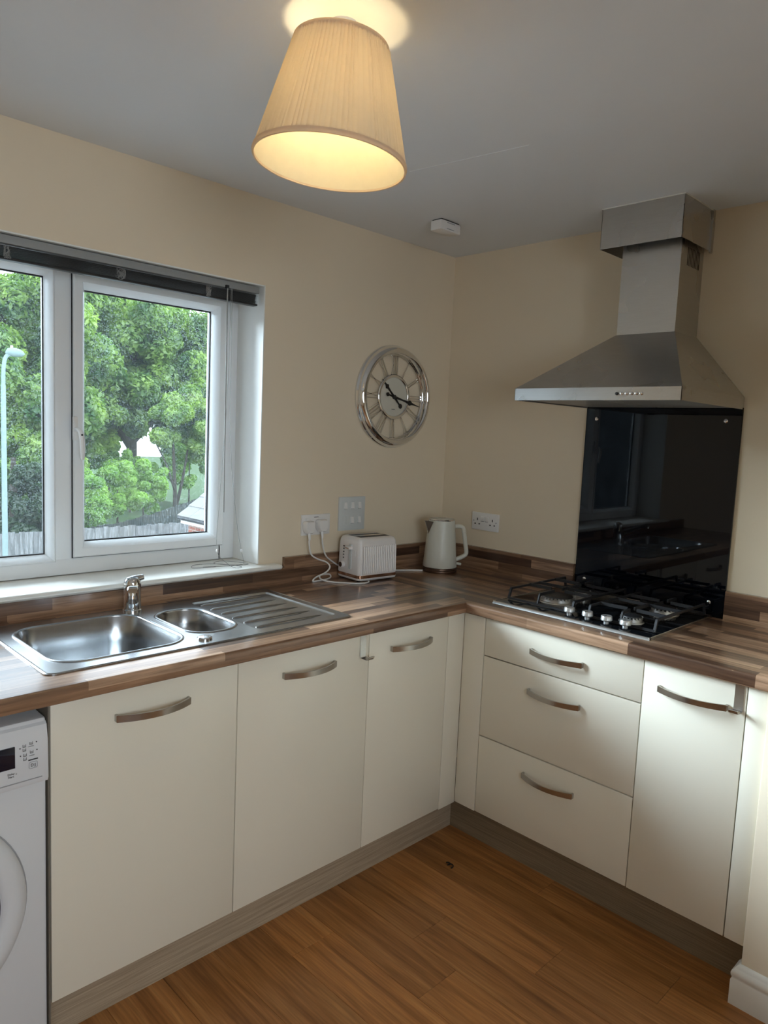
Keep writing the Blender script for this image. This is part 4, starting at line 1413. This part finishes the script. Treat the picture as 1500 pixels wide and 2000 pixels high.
def lring(h, r, n=48, wob=None):
    c_ = LC1 - LN * h
    return [c_ + (la * math.cos(2 * math.pi * k / n) + lb_ * math.sin(2 * math.pi * k / n)) * (r + (wob[k] if wob else 0)) for k in range(n)]


n = 640
wob, ph = [], 0.0
widths = []
while sum(widths) < n:
    widths.append(random.choice((5, 6, 7, 8, 11)))
prof_w = []
for w_ in widths:
    amp = random.uniform(0.0012, 0.0042)
    prof_w += [amp * math.sin(math.pi * i / w_) for i in range(w_)]
prof_w = prof_w[:n]
rg = []
for i in range(9):
    t_ = i / 8
    sc = 1.0 - 0.35 * t_
    rg.append(lring(0.002 + (LH - 0.004) * t_, LR1 + (LR2 - LR1) * t_ - 0.001, n, [w_ * sc for w_ in prof_w]))
sh = put('lamp_shade', MB().loft(rg, False), 'shade', lp, smooth=60)
put('lining', MB().loft([lring(0.002, LR1 - 0.0035, 96), lring(LH - 0.002, LR2 - 0.0035, 96)], False), 'shade_in', sh, smooth=60)
for h_, r_ in ((0.003, LR1), (LH - 0.003, LR2)):
    c_ = LC1 - LN * h_
    put('rim_binding', MB().ring(c_, LN, [(-0.005, r_ - 0.003), (-0.005, r_ + 0.001), (0.0, r_ + 0.0022), (0.005, r_ + 0.001), (0.005, r_ - 0.003)], 96), 'shade', sh, smooth=60)
put('ceiling_rose', MB().lathe((LC1.x + 0.003, LC1.y, CEIL), (0, 0, -1), [(0, 0.030), (0.005, 0.030), (0.016, 0.022), (0.020, 0.008)], 32), 'white_plastic', lp)
BC = LC1 - LN * 0.108
put('lamp_holder', MB().tube([Vector((LC1.x + 0.003, LC1.y, CEIL - 0.02)), BC + LN * 0.075, BC + LN * 0.030], [0.004, 0.012, 0.014], 14), 'white_plastic', lp)
sp3 = MB()
for i in range(3):
    a_ = 2 * math.pi * i / 3
    c_ = LC1 - LN * 0.03
    rr_ = LR1 + (LR2 - LR1) * 0.03 / LH - 0.005
    sp3.tube([BC + LN * 0.07, c_ + (la * math.cos(a_) + lb_ * math.sin(a_)) * rr_], 0.0014, 6)
put('shade_spider', sp3, 'steel', lp)
put('bulb', MB().lathe(BC + LN * 0.034, -LN, [(0, 0.012), (0.010, 0.014), (0.024, 0.021), (0.038, 0.0235), (0.050, 0.020), (0.058, 0.012), (0.061, 0.003)], 24), 'bulb', lp, smooth=60)
pl = bpy.data.lights.new('lamp_light', 'POINT')
pl.energy = 20
pl.color = (1.0, 0.76, 0.42)
pl.shadow_soft_size = 0.024
plo = bpy.data.objects.new('lamp_light', pl)
COL.objects.link(plo)
plo.location = BC - LN * 0.004

# ------------------------------------------------------------------ small alarm box on the ceiling
al = thing('heat_alarm', (-0.447, -0.325, CEIL - 0.040), 'small white alarm box on the ceiling near the room corner', 'alarm')
put('case', MB().rbox(-0.503, -0.391, -0.352, -0.298, CEIL - 0.040, CEIL - 0.004, 0.003), 'white_plastic', al)
put('mount', MB().box(-0.498, -0.396, -0.348, -0.302, CEIL - 0.004, CEIL - 0.0003), 'dark_plastic', al, smooth=0)
put('vent', MB().box(-0.470, -0.425, -0.3528, -0.3515, CEIL - 0.012, CEIL - 0.009), 'grey_ink', al, smooth=0)
put('vent', MB().box(-0.470, -0.430, -0.3528, -0.3515, CEIL - 0.034, CEIL - 0.0315), 'grey_ink', al, smooth=0)

# ------------------------------------------------------------------ dark scrap on the floor
cu_ = [(-0.705 + 0.012 * math.cos(R(a)), -0.728 + 0.009 * math.sin(R(a)), 0.0022 + 0.002 * (1 + math.sin(R(a * .7)))) for a in range(-120, 130, 20)]
cu_ += [(-0.700 + 0.009 * math.cos(R(a)), -0.712 + 0.008 * math.sin(R(a)), 0.003) for a in range(-90, 110, 25)]
put('plastic_scrap', MB().tube(cu_, 0.0022, 6), 'black', label='tiny curled black scrap lying on the floor boards', cat='scrap')

# ------------------------------------------------------------------ outside: ground, fences, garage, lamp post, trees
GND = -3.0
put('added_paving', MB().box(-40, 60, -40, 15.9, GND - 0.3, GND + 0.002), 'added_paving', kind='structure', smooth=0, label='added unseen pale yard below the window, bouncing skylight to the ceiling')  # added unseen reflector for the ceiling, also blocks sky light from below
put('lawn', MB().box(-40, 60, 15.9, 90, GND - 0.3, GND), 'grass', kind='structure', smooth=0, label='grass outside the window')

# pale close-board fence: every board a part
pf_ = thing('pale_fence', (5.5, 16.0, GND), 'pale weathered close-board fence beyond the window', 'fence')
b0_ = put('board', MB().add([(0, 15.985, GND), (0.118, 15.985, GND), (0.118, 16.01, GND), (0, 16.01, GND), (0, 15.985, GND + 1.78), (0.118, 15.985, GND + 1.78), (0.118, 16.01, GND + 1.78), (0, 16.01, GND + 1.78)],
                           [(0, 3, 2, 1), (4, 5, 6, 7), (0, 1, 5, 4), (1, 2, 6, 5), (2, 3, 7, 6), (3, 0, 4, 7)]), 'fence_pale', pf_, smooth=0)
nb = 78
for i in range(1, nb):
    c_ = twin(b0_, pf_, (i * 0.108, (i % 2) * 0.012, random.uniform(-0.02, 0.02)))
b0_.location = (0, 0, 0)
for o_ in pf_.children:
    o_.location.x += 0.6
put('rail', MB().box(0.6, 9.2, 16.02, 16.07, GND + 1.35, GND + 1.45), 'fence_pale', pf_, smooth=0)

# dark fence climbing a bank behind
fa, fb_ = Vector((5.3, 17.2, 0)), Vector((14.4, 23.2, 0))
tops = [(0.0, -1.40), (0.15, -1.43), (0.32, -1.36), (0.55, -1.18), (0.80, -0.90), (1.0, -0.66)]


def dark_top(s_):
    for (a_, za), (b__, zb_) in zip(tops[:-1], tops[1:]):
        if s_ <= b__:
            return za + (zb_ - za) * (s_ - a_) / (b__ - a_)
    return tops[-1][1]


df = thing('dark_fence', (9.8, 20.2, GND), 'dark timber fence climbing the bank behind the pale fence', 'fence')
dirv = (fb_ - fa).normalized()
nrm_ = Vector((-dirv.y, dirv.x, 0))
Lf = (fb_ - fa).length
db = MB()
nbd = int(Lf / 0.13)
for i in range(nbd):
    s_ = (i + .5) / nbd
    c_ = fa + dirv * (Lf * s_)
    zt = dark_top(s_) + random.uniform(-.02, .02)
    db.obox((c_.x, c_.y, (zt + zt - 1.9) / 2), dirv, nrm_, (0, 0, 1), 0.056, 0.012, 0.95)
put('boards', db, 'fence_dark', df, kind='stuff', smooth=0)
bk_ = MB()
rings = []
for i in range(14):
    s_ = i / 13 * 1.3 - 0.1
    c_ = fa + dirv * (Lf * s_)
    zt = dark_top(min(max(s_, 0), 1)) - 1.75
    rings.append([(c_.x + nrm_.x * d_, c_.y + nrm_.y * d_, max(zt + dz, GND - .2)) for d_, dz in ((-1.8, -0.5), (-0.4, -0.05), (0.5, 0.05), (6, 0.5), (14, 1.0), (14, -3))])
bk_.loft([[Vector(p) for p in r_] for r_ in rings], True)
put('bank', bk_, 'grass', kind='structure', label='grassy bank behind the fences')

# small brick garage with a tiled roof, seen at the window's lower right
ga = thing('brick_garage', (7.4, 9.7, GND), 'red brick garage with pale tiled roof outside the window', 'garage')
GX0, GX1, GY0, GY1, GE = 5.42, 9.4, 7.6, 11.85, -0.60
put('wall', MB().box(GX0, GX1, GY0, GY1, GND, GE), 'brick', ga, smooth=0)
rise = math.tan(R(36))
ridge_x = (GX0 + GX1) / 2
put('fascia', MB().box(GX0 - 0.10, GX0 - 0.06, GY0 - 0.16, GY1 + 0.16, GE - 0.03, GE + 0.13), 'gloss_white', ga, smooth=0)
put('verge', MB().prism([(GX0 - 0.10, GE + 0.02), (ridge_x, GE + 0.02 + (ridge_x - GX0 + .1) * rise), (GX1 + 0.1, GE + 0.02), (GX1 + .1, GE + 0.1), (ridge_x, GE + 0.14 + (ridge_x - GX0 + .1) * rise), (GX0 - 0.10, GE + 0.1)], 'Y', GY0 - 0.17, GY0 - 0.14), 'gloss_white', ga, smooth=0)
put('gable', MB().prism([(GX0, GE), (ridge_x, GE + (ridge_x - GX0) * rise), (GX1, GE)], 'Y', GY0, GY1), 'brick', ga, smooth=0)
put('gutter', MB().tube([(GX0 - 0.14, GY0 - 0.16, GE + 0.10), (GX0 - 0.14, GY1 + 0.16, GE + 0.10)], 0.05, 10), 'dark_plastic', ga)
# tiles: courses of broad flat tiles on the slope facing left, and a plain slope behind
cs, sn_ = math.cos(R(36)), math.sin(R(36))
slope_len = (ridge_x - GX0 + 0.16) / cs
tile = None
ncourse = 8
for r_ in range(ncourse):
    for q in range(9):
        s0_ = r_ * slope_len / ncourse
        yy = GY0 - 0.18 + (q + 0.5) * (GY1 - GY0 + 0.36) / 9 + (0.0 if r_ % 2 else 0.0)
        cx2 = GX0 - 0.16 + (s0_ + slope_len / ncourse * .55) * cs
        cz2 = GE + 0.10 + (s0_ + slope_len / ncourse * .55) * sn_ + 0.03
        if tile is None:
            tile = put('roof_tile', MB().obox((cx2, yy, cz2), (math.cos(R(33)), 0, math.sin(R(33))), (0, 1, 0), (-math.sin(R(33)), 0, math.cos(R(33))), slope_len / ncourse * .56, (GY1 - GY0 + .36) / 18 - 0.004, 0.02), 'roof_tile', ga, smooth=0)
            t0 = Vector((cx2, yy, cz2))
        else:
            twin(tile, ga, Vector((cx2, yy, cz2)) - t0)
put('rear_slope', MB().obox(((ridge_x + GX1 + .1) / 2, (GY0 + GY1) / 2, GE + 0.10 + (ridge_x - GX0 + .1) * rise / 2), (cs, 0, -sn_), (0, 1, 0), (sn_, 0, cs), slope_len / 2, (GY1 - GY0) / 2 + .18, 0.02), 'roof_tile', ga, smooth=0)

# street lamp
sl2 = thing('street_lamp', (2.68, 15.0, GND), 'pale green street lamp post beyond the fence with rounded head', 'street lamp')
put('post', MB().tube([(2.68, 15, GND), (2.68, 15, GND + 1.2), (2.68, 15, 2.2)], [0.085, 0.060, 0.050], 14), 'lamp_post', sl2)
put('bracket', MB().tube(smooth_path([(2.68, 15, 2.15), (2.69, 15, 2.55), (2.74, 15, 2.80), (2.86, 15, 2.88)], 5), 0.042, 12), 'lamp_post', sl2)
lh = MB()
lh.loft([[(x, 15 + w_ * math.cos(a_), 2.90 + h_ + z_ * math.sin(a_)) for a_ in [2 * math.pi * k / 16 for k in range(16)]] for x, w_, z_, h_ in
         ((2.74, .03, .03, .0), (2.78, .09, .075, .015), (2.88, .13, .10, .02), (3.0, .13, .09, .012), (3.08, .09, .06, 0), (3.12, .03, .02, -.005))], True)
put('lamp_head', lh, 'lamp_post', sl2, smooth=60)
put('photocell', MB().lathe((2.86, 15, 3.0), (0, 0, 1), [(0, .03), (.05, .03), (.06, .02)], 12), 'white_plastic', sl2)


def leaves(clumps, per, size, seed, spread=1.0):
    """clumps: (x, y, z, radius); leaves scattered in soft shells round each clump"""
    rng = np.random.default_rng(seed)
    C_ = np.array(clumps, dtype=float)
    wts = C_[:, 3] ** 2
    cnt = np.maximum((per * wts / wts.sum()).astype(int), 1)
    idx = np.repeat(np.arange(len(C_)), cnt)
    n_ = len(idx)
    d = rng.normal(size=(n_, 3))
    d /= np.linalg.norm(d, axis=1)[:, None]
    rad = C_[idx, 3] * (0.35 + 0.65 * rng.random(n_) ** 0.5) * spread
    pos = C_[idx, :3] + d * rad[:, None] * np.array([1, 1, 0.85])
    nrm = d + rng.normal(size=(n_, 3)) * 0.7 + np.array([0, 0, 0.55])
    nrm /= np.linalg.norm(nrm, axis=1)[:, None]
    t1 = np.cross(nrm, rng.normal(size=(n_, 3)))
    t1 /= np.linalg.norm(t1, axis=1)[:, None]
    t2 = np.cross(nrm, t1)
    s_ = size * (0.6 + 0.8 * rng.random(n_))[:, None]
    v = np.stack([pos - t1 * s_, pos + t2 * s_ * 0.42 + nrm * s_ * 0.12, pos + t1 * s_, pos - t2 * s_ * 0.42 + nrm * s_ * 0.12], 1).reshape(-1, 3)
    return v, n_


def put_leaves(name, v, n_, mat, parent, size=None):
    o = np.array(ORG[parent.name])
    me = bpy.data.meshes.new(name)
    me.vertices.add(len(v))
    me.vertices.foreach_set('co', (v - o).astype(np.float32).ravel())
    me.loops.add(n_ * 4)
    me.loops.foreach_set('vertex_index', np.arange(n_ * 4, dtype=np.int32))
    me.polygons.add(n_)
    me.polygons.foreach_set('loop_start', np.arange(0, n_ * 4, 4, dtype=np.int32))
    me.polygons.foreach_set('loop_total', np.full(n_, 4, dtype=np.int32))
    me.update(calc_edges=True)
    me.materials.append(MT[mat])
    ob = bpy.data.objects.new(name, me)
    COL.objects.link(ob)
    ob.parent = parent
    ORG[ob.name] = ORG[parent.name]
    ob['kind'] = 'stuff'
    return ob


def tree(name, base, trunk, crown, nleaf, mat, size, label, seed, group='trees beyond the fences', nclump=46, skip=None):
    """trunk: list of polylines with radii; crown: list of (cx, cy, cz, rx, ry, rz)"""
    rnd = random.Random(seed)
    t = thing(name, base, label, 'bush' if 'bush' in name else 'tree', group)
    for i, (pts, r0, r1) in enumerate(trunk):
        pp = smooth_path(pts, 5)
        m_ = len(pp)
        put('trunk' if i == 0 else 'branch', MB().tube(pp, [r0 + (r1 - r0) * k / (m_ - 1) for k in range(m_)], 10), 'bark', t)
    cl = []
    for cx, cy, cz, rx, ry, rz in crown:
        for _ in range(nclump):
            d = Vector((rnd.gauss(0, 1), rnd.gauss(0, 1), rnd.gauss(0, 1))).normalized()
            k_ = 0.45 + 0.55 * rnd.random()
            c_ = (cx + d.x * rx * k_, cy + d.y * ry * k_, cz + d.z * rz * k_, rnd.uniform(0.16, 0.30) * (rx + rz) / 2)
            if skip and skip(*c_):
                continue
            cl.append(c_)
    v, n_ = leaves(cl, nleaf, size, seed)
    put_leaves('foliage', v, n_, mat, t)
    return t


# big tree filling the left light
tree('leafy_tree', (5.0, 22.6, GND), [([(5.0, 22.6, GND), (4.9, 22.6, 0), (5.1, 22.7, 2.4), (5.0, 22.6, 5)], 0.35, 0.12),
                                     ([(4.9, 22.6, 0.5), (6.0, 22.3, 2.2), (6.8, 22.1, 3.6)], 0.16, 0.05),
                                     ([(4.9, 22.6, 0.2), (3.8, 22.4, 2.2), (3.0, 22.1, 3.8)], 0.16, 0.05)],
     [(4.9, 22.4, 3.3, 3.2, 1.8, 3.5), (5.6, 21.6, 0.2, 1.7, 1.0, 1.5)], 95000, 'leaf_pale', 0.115, 'broad pale green tree behind the street lamp', 11, nclump=60)
# large tree across the casement
tree('leafy_tree', (12.2, 28.6, -2.6), [([(12.2, 28.6, -2.8), (12.1, 28.6, 0), (12.2, 28.6, 3.0), (12.1, 28.6, 5.5)], 0.30, 0.10),
                                       ([(12.1, 28.6, 0.3), (10.6, 28.2, 2.2), (9.4, 27.9, 3.8)], 0.15, 0.05),
                                       ([(12.1, 28.6, 0.6), (13.6, 28.2, 2.4), (14.8, 28.0, 4.0)], 0.15, 0.05)],
     [(10.8, 28.2, 4.0, 3.6, 2.0, 3.4), (14.6, 28.4, 4.0, 3.2, 2.0, 3.2), (9.6, 27.4, 1.6, 2.4, 1.4, 1.5), (16.4, 29.4, 2.2, 2.6, 1.2, 3.0)], 170000, 'leaf', 0.125, 'tall spreading green tree across the opening window light', 12, nclump=52)
# a row of trees further off
for i, (bx, by, cz, rx, lab) in enumerate(((7.6, 33.5, 3.9, 3.1, 'distant green tree showing between the lamp-side tree and the spreading tree'),
                                           (21.2, 33.5, 3.6, 3.4, 'distant green tree behind the garage roof end of the fence'),
                                           (14.4, 36.6, 4.4, 3.0, 'distant green tree directly behind the tall spreading tree'))):
    tree('distant_tree', (bx, by, -2.6), [([(bx, by, -2.8), (bx, by, 1.0), (bx, by, 5.0)], 0.3, 0.1)], [(bx, by, cz, rx, 1.2, 4.6)], 46000, 'leaf', 0.165, lab, 50 + i, nclump=56)
# slimmer forked tree by the dark fence
tree('forked_tree', (11.9, 24.4, -2.6), [([(11.95, 24.4, -2.8), (11.95, 24.4, -1.5), (11.9, 24.4, -0.4), (11.75, 24.3, 1.2)], 0.10, 0.05),
                                        ([(11.97, 24.4, -1.9), (12.25, 24.4, -0.8), (12.5, 24.3, 0.9)], 0.08, 0.035),
                                        ([(11.95, 24.4, -1.2), (11.5, 24.3, -0.1), (10.9, 24.2, 0.9)], 0.05, 0.02)],
     [(12.5, 24.3, 1.55, 1.7, 1.1, 1.5)], 30000, 'leaf_pale', 0.10, 'slim forked tree standing at the dark fence', 13, nclump=40)
# dark evergreen below the left light
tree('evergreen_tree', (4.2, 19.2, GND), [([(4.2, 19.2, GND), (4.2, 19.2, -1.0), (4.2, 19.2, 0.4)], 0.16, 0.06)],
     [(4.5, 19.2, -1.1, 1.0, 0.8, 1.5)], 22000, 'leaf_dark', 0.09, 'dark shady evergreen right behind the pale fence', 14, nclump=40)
# bright shrubs along the bank
for i, (bx, by, bz, rx, rz) in enumerate(((6.6, 20.0, -0.95, 0.70, 1.0), (8.0, 21.0, -0.75, 0.85, 1.0), (9.6, 22.4, -0.75, 0.9, 0.95), (10.9, 26.2, -0.45, 1.2, 1.05), (13.6, 26.2, -0.15, 1.2, 1.1), (16.2, 26.2, 0.1, 1.0, 1.1), (11.4, 31.6, -0.1, 1.6, 0.8))):
    tree('bright_bush', (bx, by, GND + 0.1), [([(bx, by, GND), (bx, by, bz)], 0.05, 0.02)], [(bx, by, bz, rx, 0.55, rz)], 12000, 'leaf_bush', 0.08,
         'bright green shrub growing along the foot of the trees', 30 + i, 'bright shrubs on the bank', nclump=26)

# neighbouring brick house, mirrored in the black glass
nh = thing('neighbour_house', (-15.0, 9.0, GND), 'red brick house next door with white windows', 'house')
put('wall', MB().box(-18, -11.5, 4.5, 14, GND, 4.2), 'brick', nh, smooth=0)
put('roof', MB().prism([(-18.3, 4.2), (-11.2, 4.2), (-14.75, 7.2)], 'Y', 4.2, 14.3), 'roof_tile', nh, smooth=0)
for yy in (6.0, 9.0, 12.0):
    for zz in (-1.7, 1.3):
        f_ = put('window', MB().rbox(-11.52, -11.44, yy - 0.65, yy + 0.65, zz, zz + 1.3, 0.01, 1), 'gloss_white', nh)
        for s_ in (-1, 1):
            put('pane', MB().box(-11.45, -11.43, yy + s_ * 0.31 - 0.26, yy + s_ * 0.31 + 0.26, zz + 0.08, zz + 1.22), 'dark_window', f_, smooth=0)
